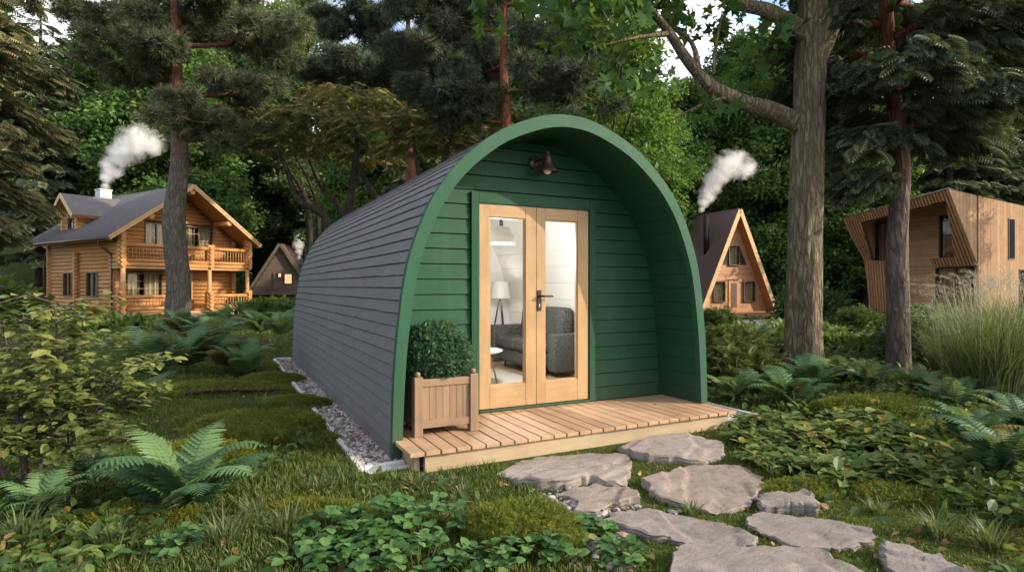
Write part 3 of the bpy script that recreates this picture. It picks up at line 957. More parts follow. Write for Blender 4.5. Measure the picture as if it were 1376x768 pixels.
lampl("pendant_light", (-.01, 1.46, 1.80), 48, (1, .98, .95), .12)
lampl("floor_lamp_light", (1.13, 3.86, ZF + 1.15), 1.8, (1, .96, .92), .10)

# ---- kerb, gravel, stepping stones
K = tag(MB().bx(-1.975, -1.93, -.16, 7.25, -.06, .026, .004).bx(-1.929, -1.62, -.16, -.105, -.06, .03, .004).bx(1.60, 2.149, -.30, -.24, -.06, .03, .004)
        .bx(2.15, 2.20, -.30, 7.25, -.06, .035, .004).bx(-1.929, 2.149, 7.19, 7.25, -.06, .035, .004).build("kerb", M['kerb']), kind='structure')
tag(MB().bx(-1.93, 2.15, -.24, 7.19, -.05, .006).build("gravel_bed", M['kerb']), kind='structure')
n = 9000
px_ = rng.uniform(-1.93, 2.15, n * 3); py_ = rng.uniform(-.22, 7.18, n * 3)
k = (rect_out(px_, py_, -1.66, 1.66, .05, 6.9) > .0) & ((px_ < -1.6) | (px_ > 1.6) | (py_ < -.0)) & ~((py_ < -.10) & (px_ < 1.6))
k &= ~((px_ > 1.7) & (rng.random(n * 3) > .5))
px_, py_ = px_[k], py_[k]; n = len(px_)
ico = bmesh.new(); bmesh.ops.create_icosphere(ico, subdivisions=1, radius=1)
T_PEB = (np.array([v.co[:] for v in ico.verts]) * (1 + .25 * rng.normal(size=(len(ico.verts), 1)) * .6), [np.array([[v.index for v in f.verts] for f in ico.faces])]); ico.free()
s = .011 + .016 * rng.random(n) ** 2
sc3 = np.stack([s * rng.uniform(.8, 1.5, n), s * rng.uniform(.8, 1.5, n), s * rng.uniform(.5, .8, n)], 1)
rz_ = basis(np.stack([np.cos(a := rng.uniform(0, 6.28, n)), np.sin(a), np.zeros(n)], 1), np.array([0, 0, 1.0]) + .25 * rng.normal(size=(n, 3)))
tag(link("gravel", scatter("gravel", T_PEB[0], T_PEB[1], np.stack([px_, py_, .006 + s * .35], 1), rz_, sc3, M['pebble'])), "grey and pink gravel strip around the pod", "gravel", kind='stuff')


def flagstone(poly, top, seed):
    """irregular slab: ragged outline, split layers on top, chipped sides"""
    from mathutils.geometry import delaunay_2d_cdt
    r = np.random.default_rng(seed); P = np.array(poly, float)
    P = P.mean(0) + (P - P.mean(0)) * .965      # leaves a green joint to its neighbours
    Q = resample(np.vstack([P, P[:1]]), 90)[:-1]; c = Q.mean(0); n = len(Q)
    ang = np.arange(n) / n * 2 * np.pi; d = unit(Q - c)
    jit = .085 * (fbm(np.cos(ang) * 5 + seed, np.sin(ang) * 5, seed, 4) - .5) + .004 * r.normal(size=n)
    Q = Q + d * jit[:, None]

    def zf(x, y):
        a = .5 + .3 * seed; u = x * math.cos(a) + y * math.sin(a); v = -x * math.sin(a) + y * math.cos(a)
        f = fbm(u * .9 + seed, v * 2.3 + seed * 2, seed, 2) + .045 * fbm(u * 7, v * 16, seed + 3, 3)
        lay = np.floor(f * 6) / 6 + np.clip(((f * 6) % 1) * 6 - 5, 0, 1) / 6
        e = fbm(u * 16, v * 38, seed, 3) - .5
        return top + (lay - .5) * .11 + .010 * e + .015 * (fbm(u * 3, v * 3, seed + 8, 2) - .5)
    chip = .006 + .020 * np.clip(fbm(np.cos(ang) * 3 + 2, np.sin(ang) * 3 + seed, seed + 5, 3) - .42, 0, 1) * 3
    T = Q - d * chip[:, None]
    lo, hi = Q.min(0), Q.max(0); gx, gy = np.meshgrid(np.arange(lo[0], hi[0], .018), np.arange(lo[1], hi[1], .018))
    G = np.stack([gx.ravel(), gy.ravel()], 1) + r.normal(size=(gx.size, 2)) * .004
    G = G[in_poly(G[:, 0], G[:, 1], c + (T - c) * (1 - .016 / np.maximum(np.linalg.norm(T - c, axis=1, keepdims=True), .05)))]
    pts = [Vector(p) for p in T] + [Vector(p) for p in G]
    co, _, fs, _, _, _ = delaunay_2d_cdt(pts, [(i, (i + 1) % n) for i in range(n)], [], 1, 1e-6)
    co = np.array([v[:] for v in co]); V = np.column_stack([co, zf(co[:, 0], co[:, 1])]); F3 = np.array([f for f in fs if len(f) == 3])
    zt = zf(T[:, 0], T[:, 1]); b = len(V); rings = [np.column_stack([T, zt])]
    for fr, o1 in ((.82, 1.0), (.55, .7), (.45, 1.05), (.0, .8), (-.6, .4)):
        o = o1 * (1 + .6 * r.normal(size=n) * .3); rings.append(np.column_stack([T + d * (chip * o)[:, None] + d * .006 * (fbm(ang * 9, ang * 0 + fr * 5, seed, 2) - .5)[:, None], zt * fr]))
    V = np.vstack([V] + rings); I = b + np.arange(len(rings) * n).reshape(-1, n)
    F4 = np.stack([I[:-1], I[1:], np.roll(I[1:], -1, 1), np.roll(I[:-1], -1, 1)], -1).reshape(-1, 4)
    return V, [F3, F4]


SL = ["broad pale stepping stone against the front of the deck, left of its neighbour", "flat pale stepping stone under the right end of the deck edge",
      "small pointed tan stepping stone between the broad pale one and the mossy gravel", "large rounded tan stepping stone in the middle of the path",
      "long grey stepping stone with a cracked ridge beside the mossy boulder side", "smallest grey stepping stone behind the long wedge-shaped one",
      "wedge-shaped grey stepping stone at the right edge of the path, by the lawn", "biggest grey stepping stone nearest the viewer, cut by the frame bottom",
      "triangular grey stepping stone in the lawn, the farthest right of the path"]
for k, (tn, poly) in enumerate(STONES):
    v, f = flagstone(poly, .040 + .006 * (k % 3), 20 + k)
    cx, cy = np.mean(poly, 0)
    v = v - np.array([cx, cy, 0])
    o = link("stepping_stone", mesh_np("stepping_stone", v, f, M['stone_' + tn], None, True), None, (cx, cy, 0))
    o.data.set_sharp_from_angle(angle=rad(38))
    tag(o, SL[k], "stepping stone", "stepping stones leading to the deck")

# ================================================================== houses
def log_wall(mb, axis, s0, s1, t, z0, z1, r=.115, openings=(), clip=None, ext=.22):
    """stack of round logs along x or y; openings are (s0, s1, z0, z1)"""
    z = z0 + r
    while z < z1:
        a, b = s0 - ext, s1 + ext
        if clip:
            ca, cb = clip(z)
            a, b = max(a, ca), min(b, cb)
        segs = [(a, b)]
        for o0, o1, oz0, oz1 in openings:
            if oz0 - .02 < z < oz1 + .02:
                ns = []
                for p, q in segs:
                    if o0 > p and o0 < q: ns.append((p, o0))
                    if o1 < q and o1 > p: ns.append((o1, q))
                    if o1 <= p or o0 >= q: ns.append((p, q))
                segs = ns
        for p, q in segs:
            if q - p < .06: continue
            if axis == 'x': mb.tube([(p, t, z), (q, t, z)], [r * 1.03, r * 1.03], 12)
            else: mb.tube([(t, p, z), (t, q, z)], [r * 1.03, r * 1.03], 12)
        z += 2 * r * .93


def window(parent, axis, s0, s1, z0, z1, t, out, mull=(), bars=True, frame='darkframe', cur='curtain', w=.07, gap=.0):
    """framed window in a wall at t; out = +1 or -1 is the outward side"""
    def B(mb, a0, a1, t0, t1, c0, c1):
        if axis == 'x': mb.bx(a0, a1, min(t0, t1), max(t0, t1), c0, c1)
        else: mb.bx(min(t0, t1), max(t0, t1), a0, a1, c0, c1)
    fr = MB(); d0, d1 = t + out * .13, t - out * .08
    B(fr, s0 - w, s0, d0, d1, z0 - w, z1 + w); B(fr, s1, s1 + w, d0, d1, z0 - w, z1 + w)
    B(fr, s0, s1, d0, d1, z1, z1 + w); B(fr, s0, s1, d0 + out * .02, d1, z0 - w, z0)
    for m in mull: B(fr, m - .035, m + .035, t + out * .08, t - out * .02, z0, z1)
    o = fr.build("window", M[frame], parent)
    g = MB(); B(g, s0, s1, t + out * .03, t + out * .022, z0, z1); g.build("pane", M['hglass'], o)
    if bars:
        b = MB(); e = [s0] + list(mull) + [s1]
        for p, q in zip(e, e[1:]):
            for k in (1, 2): B(b, p + (q - p) * k / 3 - .008, p + (q - p) * k / 3 + .008, t + out * .046, t + out * .034, z0, z1)
            for k in (1, 2): B(b, p, q, t + out * .045, t + out * .035, z0 + (z1 - z0) * k / 3 - .008, z0 + (z1 - z0) * k / 3 + .008)
        b.build("glazing_bars", M['fasc'], o)
    n = 40; V = []; F = []
    for k in range(n + 1):
        s = s0 - .1 + (s1 - s0 + .2) * k / n
        tt = t - out * (.09 + .035 * math.sin(k * 1.35) + .02 * math.sin(k * .53))
        for z in (z0 - .1, z1 + .1): V.append((s, tt, z) if axis == 'x' else (tt, s, z))
    for k in range(n):
        if abs(((k / n) - .42)) < gap: continue
        F.append((2 * k, 2 * k + 2, 2 * k + 3, 2 * k + 1))
    link("curtain", mesh_np("curtain", np.array(V), [np.array(F)], M[cur]), o)
    return o


# ---- log chalet
LZ = -.05
lh = empty("log_house", (-7.29, 31.23, LZ), rad(31.2), "two-storey golden log chalet with balcony, dormer and grey roof behind the trees", "house")
RX, RZ, SLP = 3.55, 7.05, .745


def roof_z(x): return RZ - abs(x - RX) * SLP


gable = lambda z: (RX - (RZ - .22 - z) / SLP, RX + (RZ - .22 - z) / SLP)
front_op = [(1.75, 3.05, 3.72, 4.95), (3.95, 5.65, 3.72, 4.95), (.85, 2.70, .86, 2.15), (3.65, 4.45, .1, 2.25)]
mb = MB(); log_wall(mb, 'x', .35, 6.95, 1.4, -.1, 6.7, openings=front_op, clip=gable); mb.build("front_wall", M['log'], lh)
mb = MB(); log_wall(mb, 'y', 1.4, 9.3, .35, -.2, 4.15, openings=[(6.25, 7.40, .83, 2.2), (3.10, 4.50, .83, 2.2)])
mb.build("side_wall", M['logy'], lh)
mb = MB(); log_wall(mb, 'y', 1.4, 9.3, 6.95, -.1, 4.15); mb.build("side_wall", M['logy'], lh)
mb = MB(); log_wall(mb, 'x', .35, 6.95, 9.3, -.1, 6.7, clip=gable); mb.build("rear_wall", M['log'], lh)
mb = MB(); log_wall(mb, 'x', 0, .3, 5.45, -.1, 3.3, ext=.0); mb.build("cross_wall_ends", M['log'], lh)
MB().bx(.5, 6.8, 1.6, 9.2, 2.3, 2.45).build("inner_floor", M['darkframe'], lh)
mb = MB(); mb.bx(-.05, 7.3, .02, 9.45, -.9, -.08); mb.build("stone_base", M['rubble'], lh)
MB().bx(-.02, 7.3, -.06, 1.3, -.1, .02).build("porch_floor", M['logz'], lh)
# roof: two slopes, soffit below, boards along the gable edge
for s in (-1, 1):
    ex = 4.28 if s < 0 else 4.2
    y0, y1 = -.36, 9.95
    a = Vector((RX, y0, RZ)); b = Vector((RX + s * ex, y0, RZ - ex * SLP)); nn = Vector((SLP * s, 0, 1)).normalized()
    r = MB().prism([a + nn * .0, b + nn * .0, b + nn * .10, a + nn * .10 + Vector((0, 0, .03))], (0, y1 - y0, 0)).build("roof", M['roof_grey'], lh)
    q = MB(); st = 46
    for k in range(st):
        yy = y0 + (y1 - y0) * k / st
        q.prism([a + nn * .104 + Vector((0, yy - y0, 0)), b + nn * .104 + Vector((0, yy - y0, 0)), b + nn * .125 + Vector((0, yy - y0, 0)), a + nn * .125 + Vector((0, yy - y0, 0))], (0, .035, 0))
    q.build("roof_seam", M['roof_grey'], r)
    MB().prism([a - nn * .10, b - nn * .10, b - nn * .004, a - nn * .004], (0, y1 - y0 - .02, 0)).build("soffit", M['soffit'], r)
    fa = MB()
    for k in range(3):
        o1 = .09 - .075 * k
        fa.prism([a + nn * (o1 - .06) + Vector((0, -.03 - .012 * (2 - k), 0)), b + nn * (o1 - .06) + Vector((0, -.03 - .012 * (2 - k), 0)), b + nn * o1 + Vector((0, -.03 - .012 * (2 - k), 0)), a + nn * o1 + Vector((0, -.03 - .012 * (2 - k), 0))], (0, .029, 0))
    fa.build("bargeboard", M['fasc'], r)
    e = b + Vector((s * .06, 0, -.02))
    MB().tube([e, e + Vector((0, y1 - y0, 0))], [.07, .07], 8).build("gutter", M['pipe'], r)
    MB().prism([b - nn * .16, b - nn * .16 + Vector((-s * .05, 0, 0)), b + Vector((-s * .05, 0, 0)) - nn * .0, b - nn * .005], (0, y1 - y0, 0)).build("eaves_board", M['logy'], r)
for x, z in ((RX, 6.72), (1.35, 5.15), (5.75, 5.15)):
    MB().bar((x, -.28, z), (x, 1.6, z), .15, 14).build("roof_beam", M['logy'], lh)
# balcony, porch, posts
for z0, z1, base in ((2.45, 3.65, True), (.02, .92, False)):
    par = empty("balcony" if base else "porch_railing"); par.parent = lh
    gaps = [(.2, 4.55), (4.95, 7.05)] if base else [(.2, 3.3), (4.95, 7.05)]
    for a, b in gaps:
        m = MB()
        m.bar((a - .12, .05, z1 - .06), (b + .12, .05, z1 - .06), .105, 12); m.bar((a - .12, .05, z0 + .32 if base else z0 + .2), (b + .12, .05, z0 + .32 if base else z0 + .2), .10, 12)
        if base: m.bar((a - .12, .05, z0 + .11), (b + .12, .05, z0 + .11), .12, 12)
        m.build("handrail", M['log'], par)
        m = MB(); n = int((b - a) / .17); zz = z0 + .3 if base else z0 + .2
        for k in range(1, n):
            xx = a + (b - a) * k / n; m.bar((xx, .05, zz), (xx, .05, z1 - .1), .022, 6)
        m.build("balusters", M['logz'], par)
    for xx in (.05, 4.75, 7.18) if base else (.05, 3.35, 4.75, 7.18):
        m = MB()
        zt = z1 + .1
        if base and xx in (.05, 7.18): zt = roof_z(xx) - .15
        z = z0 + .1
        while z < zt:
            m.bar((xx, -.16, z), (xx, .45, z), .118, 12); m.bar((xx - .22, .05, z + .10), (xx + .22, .05, z + .10), .10, 12); z += .215
        m.build("log_stack", M['logy'], par)
    if base:
        for xx in (.12, 7.12):
            m = MB(); log_wall(m, 'y', .0, 1.4, xx, 2.45, 3.75 if xx > 5 else 4.0, ext=.0); m.build("balcony_side", M['logy'], par)
        MB().bx(.0, 7.25, .0, 1.38, 2.36, 2.47).build("balcony_floor", M['logz'], par)
for x in (.12, 4.72, 7.12): MB().bar((x, .08, .0), (x, .08, 2.4), .115, 12).build("post", M['logz'], lh)
window(lh, 'x', 1.82, 3.0, 3.75, 4.9, 1.4, -1, (2.4,), gap=.06); window(lh, 'x', 4.0, 5.6, 3.75, 4.9, 1.4, -1, (4.8,), gap=.10)
window(lh, 'x', .92, 2.65, .9, 2.1, 1.4, -1, (1.78,), gap=.08)
window(lh, 'y', 6.32, 7.34, .9, 2.15, .35, -1, (6.83,), False); window(lh, 'y', 3.17, 4.43, .9, 2.15, .35, -1, (3.8,), False)
MB().bx(3.66, 4.44, 1.32, 1.40, .1, 2.24).build("front_door", M['logz'], lh)
m = MB()
for k in range(3): m.bx(3.55, 4.6, -.1 - .32 * (k + 1), -.08 - .32 * k, -.75, -.06 - .17 * (k + 1))
m.build("steps", M['kerb'], lh)
# dormer on the left slope
dm = empty("dormer"); dm.parent = lh
dy, dz, dsl = 6.40, 6.62, .86
dcl = lambda z: (dy - (dz - .15 - z) / dsl, dy + (dz - .15 - z) / dsl)
m = MB(); log_wall(m, 'y', 5.55, 7.25, .32, 3.95, 6.3, openings=[(5.98, 6.72, 4.35, 5.35)], clip=dcl, ext=.1); m.build("wall", M['logy'], dm)
for y in (5.5, 7.3):
    m = MB(); z = 4.1
    while z < 5.4:
        xe = RX - (RZ - z) / SLP + .3
        if xe > .4: m.bar((.12, y, z), (max(xe, .5), y, z), .115, 10)
        z += .215
    m.build("wall", M['log'], dm)
window(dm, 'y', 6.04, 6.66, 4.4, 5.3, .32, -1, (), False)
for s in (-1, 1):
    e = 1.5; a0 = Vector((-.28, dy, dz)); b0 = Vector((-.28, dy + s * e, dz - e * dsl)); nn = Vector((0, s * dsl, 1)).normalized()
    xa = RX - (RZ - dz) / SLP + .1; xb = RX - (RZ - (dz - e * dsl)) / SLP + .1
    V = [a0 + nn * .1, b0 + nn * .1, Vector((xb, b0.y, b0.z)) + nn * .1, Vector((xa, a0.y, a0.z)) + nn * .1]
    m = MB(); m.prism(V, -nn * .1); r = m.build("roof", M['roof_grey'], dm)
    V = [a0 - nn * .003, b0 - nn * .003, Vector((xb, b0.y, b0.z)) - nn * .003, Vector((xa, a0.y, a0.z)) - nn * .003]
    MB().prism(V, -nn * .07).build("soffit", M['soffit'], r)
    MB().prism([a0 + nn * .09 - Vector((.03, 0, 0)), b0 + nn * .09 - Vector((.03, 0, 0)), b0 - nn * .12 - Vector((.03, 0, 0)), a0 - nn * .12 - Vector((.03, 0, 0))], (.028, 0, 0)).build("bargeboard", M['fasc'], r)
    MB().prism([b0 + nn * .08, b0 - nn * .12, Vector((xb, b0.y, b0.z)) - nn * .12, Vector((xb, b0.y, b0.z)) + nn * .08], (0, s * .03, 0)).build("eaves_board", M['log'], r)
ch = MB().bx(2.52, 3.18, 8.27, 8.93, 5.8, 7.45).build("chimney", M['chimney'], lh)
MB().bx(2.48, 3.22, 8.23, 8.97, 7.45, 7.52).build("chimney_cap", M['chimney'], ch)
for y in (1.05, 9.4):
    MB().tube([(-.62, y, 3.8), (-.60, y, 3.55), (.0, y, 3.1), (.02, y, 2.8), (.02, y, -.6)], [.05] * 5, 8).build("downpipe", M['pipe'], lh)

# ---- A-frame cottage
af = empty("a_frame_cottage", (23.82, 22.24, -.10), rad(-4.3), "cedar A-frame cottage with brown ribbed roof and a black flue beyond the oak", "house")
AX, AZ, AB = 2.93, 6.3, -.15
asl = (AZ - AB) / 2.98


def aw(z): return (AZ - z) / asl


for s in (-1, 1):
    a = Vector((AX, 0, AZ)); b = Vector((AX + s * 3.05, 0, AB)); nn = Vector((s * asl, 0, 1)).normalized()
    r = MB().prism([a - nn * .0, b, b + nn * .12, a + nn * .12 + Vector((0, 0, .06))], (0, 7.6, 0)).build("roof", M['roof_brown'], af)
    m = MB()
    for k in range(40):
        y = .02 + 7.5 * k / 40
        m.prism([a + nn * .122 + Vector((0, y, 0)), b + nn * .122 + Vector((0, y, 0)), b + nn * .15 + Vector((0, y, 0)), a + nn * .15 + Vector((0, y, 0))], (0, .06, 0))
    m.build("roof_rib", M['roof_brown'], r)
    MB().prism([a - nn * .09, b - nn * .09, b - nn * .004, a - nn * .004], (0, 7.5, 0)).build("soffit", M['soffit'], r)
    MB().prism([a - nn * .14 + Vector((0, -.04, 0)), b - nn * .14 + Vector((0, -.04, 0)), b + nn * .15 + Vector((0, -.04, 0)), a + nn * .15 + Vector((0, -.04, 0))], (0, .038, 0)).build("bargeboard", M['fasc'], r)
m = MB(); z = AB
aop = [(2.5, 3.36, 2.82, 4.1), (1.25, 2.2, .48, 1.78), (3.72, 4.68, .48, 1.78), (2.48, 3.4, -.2, 1.9)]
while z < 6.0:
    z1 = z + .115; w0 = aw(z1) - .06
    segs = [(AX - w0, AX + w0)]
    for o0, o1, oz0, oz1 in aop:
        if oz0 < (z + z1) / 2 < oz1: segs = [q for p in segs for q in (((p[0], o0), (o1, p[1])) if p[0] < o0 < p[1] else (p,))]
    for p, q in segs:
        if q > p: m.prism([(p, .60, z), (q, .60, z), (q, .615, z1 - .008), (p, .615, z1 - .008)], (0, .08, 0))
    z = z1
m.build("front_wall", M['cedar_x'], af)
for s0, s1, z0, z1 in aop[:3]: window(af, 'x', s0 + .04, s1 - .04, z0 + .04, z1 - .04, .62, -1, (), False, cur='curtain', w=.05)
for s in (-1, 1):
    x0 = AX + s * .47
    pts = [(x0, .56, 2.86), (x0 + s * .62, .56, 2.86), (x0 + s * .06, .56, 4.02), (x0, .56, 4.06)]
    o = MB().prism(pts, (0, .03, 0)).build("window", M['darkframe'], af)
    MB().prism([(x0 + s * .04, .548, 2.92), (x0 + s * .53, .548, 2.92), (x0 + s * .05, .548, 3.9)], (0, .01, 0)).build("pane", M['hglass'], o)
dr = MB().bx(2.52, 3.36, .56, .62, -.16, 1.86).build("front_door", M['cedar_z'], af)
MB().bx(2.72, 3.18, .545, .558, .1, 1.66).build("pane", M['darkframe'], dr)
MB().bar((1.62, 1.6, 3.3), (1.62, 1.6, 6.1), .17, 16).build("flue", M['black'], af)
MB().bx(-.9, 6.8, -1.3, .6, -.42, -.16).build("terrace", M['cedar_x'], af)
m = MB()
for k in range(3): m.bx(3.2, 5.4 + .3 * k, -1.3 - .4 * (k + 1), -1.3 - .4 * k, -.8, -.22 - .12 * (k + 1))
m.build("steps", M['cedar_x'], af)
MB().bx(.2, 5.7, 7.4, 7.5, AB, 1.0).build("rear_wall", M['cedar_x'], af)

# ---- angular modern house
mo = empty("modern_house", (28.48, 9.81, -.05), rad(85.2), "angular modern house clad in vertical cedar slats behind the tall grass", "house")
def slats(mb, poly, y0, th, pitch, gap, horiz=False, tilt=0):
    """boards clipped to a convex polygon given in (x, z)"""
    P = np.array(poly, float); ax = 1 if horiz else 0
    lo, hi = P[:, ax].min(), P[:, ax].max(); s = lo

    def cut(c):
        xs = []
        for i in range(len(P)):
            a, b = P[i], P[(i + 1) % len(P)]
            if (a[ax] - c) * (b[ax] - c) <= 0 and a[ax] != b[ax]:
                t = (c - a[ax]) / (b[ax] - a[ax]); xs.append(a[1 - ax] + t * (b[1 - ax] - a[1 - ax]))
        return (min(xs), max(xs)) if len(xs) >= 2 else None
    while s < hi - .01:
        e = min(s + pitch - gap, hi); p, q = cut(s + .001), cut(e - .001)
        if p and q:
            if horiz: pts = [(p[0], y0, s), (p[1], y0, s), (q[1], y0, e), (q[0], y0, e)]
            else: pts = [(s, y0, p[0]), (e, y0, q[0]), (e, y0, q[1]), (s, y0, p[1])]
            mb.prism(pts, (0, th, 0))
        s += pitch


def lean(z): return max(0.0, z - 2.31) * .614          # the upper front leans out over the entrance


def push(o):
    for v in o.data.vertices: v.co.y += lean(v.co.z)
    return o


FP = [[(.05, 5.79), (5.68, 5.09), (4.75, 4.78), (.30, 5.32)], [(5.68, 5.09), (4.75, 4.78), (5.02, 2.8), (5.45, 2.8)], [(5.45, 2.799), (4.2, 2.799), (4.2, -.1), (5.37, -.1)],
      [(.05, 5.79), (.30, 5.32), (.86, 2.8), (.05, 2.8)], [(2.0, 2.799), (.05, 2.799), (.05, 2.36), (2.0, 2.40)]]
m = MB()
for P in FP: slats(m, P, 0, -.06, .15, .055)
push(m.build("slatted_front", M['cedar_z'], mo))
m = MB()
for P in FP: m.prism([(x + (.03 if x < .1 else 0), -.062, z) for x, z in P], (0, -.22, 0))
push(m.build("front_core", M['core'], mo))
m = MB(); slats(m, [(.1, -.1), (5.3, -.1), (5.38, 2.8), (5.5, 5.2), (.1, 5.6)], -.66, .05, .10, .02, True)
m.build("recessed_siding", M['cedar_x'], mo)
MB().prism([(.1, lean(5.3) - .07, 5.34), (4.78, lean(4.8) - .07, 4.82), (5.5, -.6, 5.05), (.1, -.6, 5.55)], (0, 0, .04)).build("soffit", M['cedar_x'], mo)
for s0, s1, z0, z1, mm in ((4.0, 5.25, 2.86, 4.85, ()), (1.3, 1.94, 2.85, 4.85, ()), (.62, 2.1, .05, 2.30, (1.25,))):
    window(mo, 'x', s0, s1, z0, z1, -.55, 1, mm, False, 'black', 'curtain')


def ztop(y): return 5.79 - (2.14 - y) * .085


m = MB(); n = 56; ya = 2.14; st = (12 + 2.14) / n     # flank: upright boards on a vertical plane, cut along the leaning edge
for k in range(n):
    y0, y1 = ya - st * k, ya - st * (k + 1) + .012
    lo = lambda y: 2.31 + y / .614 if y > 0 else -.1
    if y1 <= 0 < y0: y0 = 0.0
    m.prism([(0, y0, lo(y0) if y0 > 0 else -.1), (0, y1, lo(y1)), (0, y1, ztop(y1)), (0, y0, ztop(y0))], (.06, 0, 0))
m.build("flank_wall", M['cedar_pale'], mo)
for y0, y1, z0, z1 in ((-2.25, -2.75, 2.7, 4.66), (-3.1, -3.9, .3, 2.25)):
    o = MB().bx(-.03, .05, y1, y0, z0, z1).build("window", M['black'], mo)
    MB().bx(-.036, -.031, y1 + .05, y0 - .05, z0 + .05, z1 - .05).build("pane", M['dark_pane'], o)
m = MB()
ap, rp, br, bl_ = (.7, 1.0, 6.02), (2.6, -10, 5.5), (-.03, -12, 4.62), (5.72, -12, 4.6)
e1, e2 = (-.03, 2.18, 5.80), (5.72, 1.76, 5.10)
for P in ([e1, e2, ap], [e1, ap, rp, br], [ap, e2, bl_, rp], [rp, bl_, br]): m.poly(P)
m.build("roof", M['roof_brown'], mo)
MB().bx(.2, 5.3, -11.8, -.1, -.45, -.02).build("plinth", M['kerb'], mo)
MB().prism([(5.37, -.3, -.1), (5.42, -.3, 2.31), (5.66, lean(5.0) - .2, 5.05), (5.66, -12, 4.55), (5.37, -12, -.1)], (-.06, 0, 0)).build("far_wall", M['cedar_z'], mo)

# ---- dark cabin far away
cb = empty("dark_cabin", (-.05, 55.59, 0), rad(-16.8), "dark charred A-frame cabin with small lit window far behind the pod", "cabin")
for s in (-1, 1):
    a = Vector((2.6, 0, 5.35)); b = Vector((2.6 + s * 2.75, 0, .9)); nn = Vector((s * 1.62, 0, 1)).normalized()
    MB().prism([a, b, b + nn * .15, a + nn * .15], (0, 7, 0)).build("roof", M['roof_brown'], cb)
    MB().prism([a - nn * .1 - Vector((0, .05, 0)), b - nn * .1 - Vector((0, .05, 0)), b + nn * .17 - Vector((0, .05, 0)), a + nn * .17 - Vector((0, .05, 0))], (0, .045, 0)).build("bargeboard", M['darkwood'], cb)
m = MB(); z = .95
while z < 5.1:
    w0 = (5.25 - z - .2) / 1.62
    if w0 > 0: m.prism([(2.6 - w0, .25, z), (2.6 + w0, .25, z), (2.6 + w0, .27, z + .19), (2.6 - w0, .27, z + .19)], (0, .1, 0))
    z += .2
m.build("front_wall", M['darkwood'], cb)
for x0, x1, z0, z1 in ((3.0, 3.62, 1.62, 2.5), (2.42, 2.66, 2.22, 2.58)):
    o = MB().bx(x0 - .06, x1 + .06, .17, .24, z0 - .06, z1 + .06).build("window", M['black'], cb)
    MB().bx(x0, x1, .155, .168, z0, z1).build("pane", M['glow'], o)
MB().bx(1.98, 2.06, .17, .24, .95, 2.65).build("corner_post", M['darkwood'], cb)
MB().bx(-.2, 5.4, -.6, 7, .55, .93).build("plinth", M['darkwood'], cb)
MB().bar((4.6, 2.0, 2.0), (4.6, 2.0, 5.1), .16, 10).build("flue", M['black'], cb)

# ================================================================== terrain sheet, paths
u = np.linspace(-1, 1, 300); Lg = 240 * np.sinh(4.6 * u) / np.sinh(4.6)
w = np.linspace(-.42, 1, 340); Dg = 4.2 + 300 * np.sinh(5.2 * w) / np.sinh(5.2)
LL, DD = np.meshgrid(Lg, Dg)
GX = CAM[0] + RT[0] * LL + FW[0] * DD; GY = CAM[1] + RT[1] * LL + FW[1] * DD
GZ = gh(GX, GY)
inside = rect_out(GX, GY, -1.9, 2.1, -.2, 7.1) <= 0
GZ = np.where(inside, -.12, GZ - .004)
V = np.stack([GX, GY, GZ], -1).reshape(-1, 3)
I = np.arange(V.shape[0]).reshape(GX.shape)
F = np.stack([I[:-1, :-1], I[:-1, 1:], I[1:, 1:], I[1:, :-1]], -1).reshape(-1, 4)
tag(link("ground", mesh_np("ground", V, [F], M['ground'], None, True)), kind='structure')


def lawn_mat():
    t = NT('lawn'); v = t.coord(); n = t.noise(v, .35, 5); n2 = t.noise(v, 25, 4, .7)
    c = t.ramp(n, [(.35, (.035, .050, .012)), (.65, (.085, .095, .022))])
    t.bsdf(t.mix(t.math('MULTIPLY', n2, .5), c, (.03, .045, .01)), .95, t.bump(n2, 1, .05), .1); return t.m


def drape(name, pts, mat, dz=.03, kind='structure'):
    """flat patch laid on the terrain, from (px, depth) corner points"""
    P = np.array([site(a, b) for a, b in pts]); Q = resample(np.vstack([P, P[:1]]), 60)[:-1]; c = Q.mean(0)
    rg = [c + (Q - c) * s for s in (1, .8, .6, .4, .2)]
    V = np.concatenate([np.column_stack([r, gh(r[:, 0], r[:, 1]) + dz]) for r in rg] + [[[c[0], c[1], ghs(*c) + dz]]])
    n = 60; I = np.arange(300).reshape(5, n)
    F4 = np.stack([I[:-1], np.roll(I[:-1], -1, 1), np.roll(I[1:], -1, 1), I[1:]], -1).reshape(-1, 4)
    F3 = np.stack([I[-1], np.roll(I[-1], -1), np.full(n, 300)], -1)
    return tag(link(name, mesh_np(name, V, [F4, F3], mat, None, True)), kind=kind)


M['lawn'] = lawn_mat()
drape("path", [(255, 29), (300, 29.5), (400, 30), (470, 31), (470, 33.5), (360, 32), (300, 31.5), (262, 31)], M['path'])
drape("path", [(955, 25), (1000, 26), (1050, 27.5), (1180, 26.5), (1180, 29), (1070, 33), (1000, 33), (980, 30), (930, 28)], M['path'])
drape("lawn", [(-80, 44), (60, 43), (110, 46), (130, 60), (60, 66), (-120, 66)], M['lawn'], .05)
drape("lawn", [(1030, 40), (1150, 36), (1190, 44), (1150, 60), (1040, 60)], M['lawn'], .05)
drape("lawn", [(290, 33.5), (400, 34), (430, 44), (330, 46)], M['lawn'], .04)


def PT(px, py, d):
    p = CAM + FW * d + RT * ((px - 688) / FOC * d) + np.array([0, 0, (384 - py) / FOC * d])
    return p


# ================================================================== trees
def tree_root(name, x, y, label, cat="tree", group=None, z=None):
    return empty(name, (x, y, ghs(x, y) if z is None else z), 0, label, cat, group)


def rel(P, o): return [np.array(p) - np.array(o) for p in P]


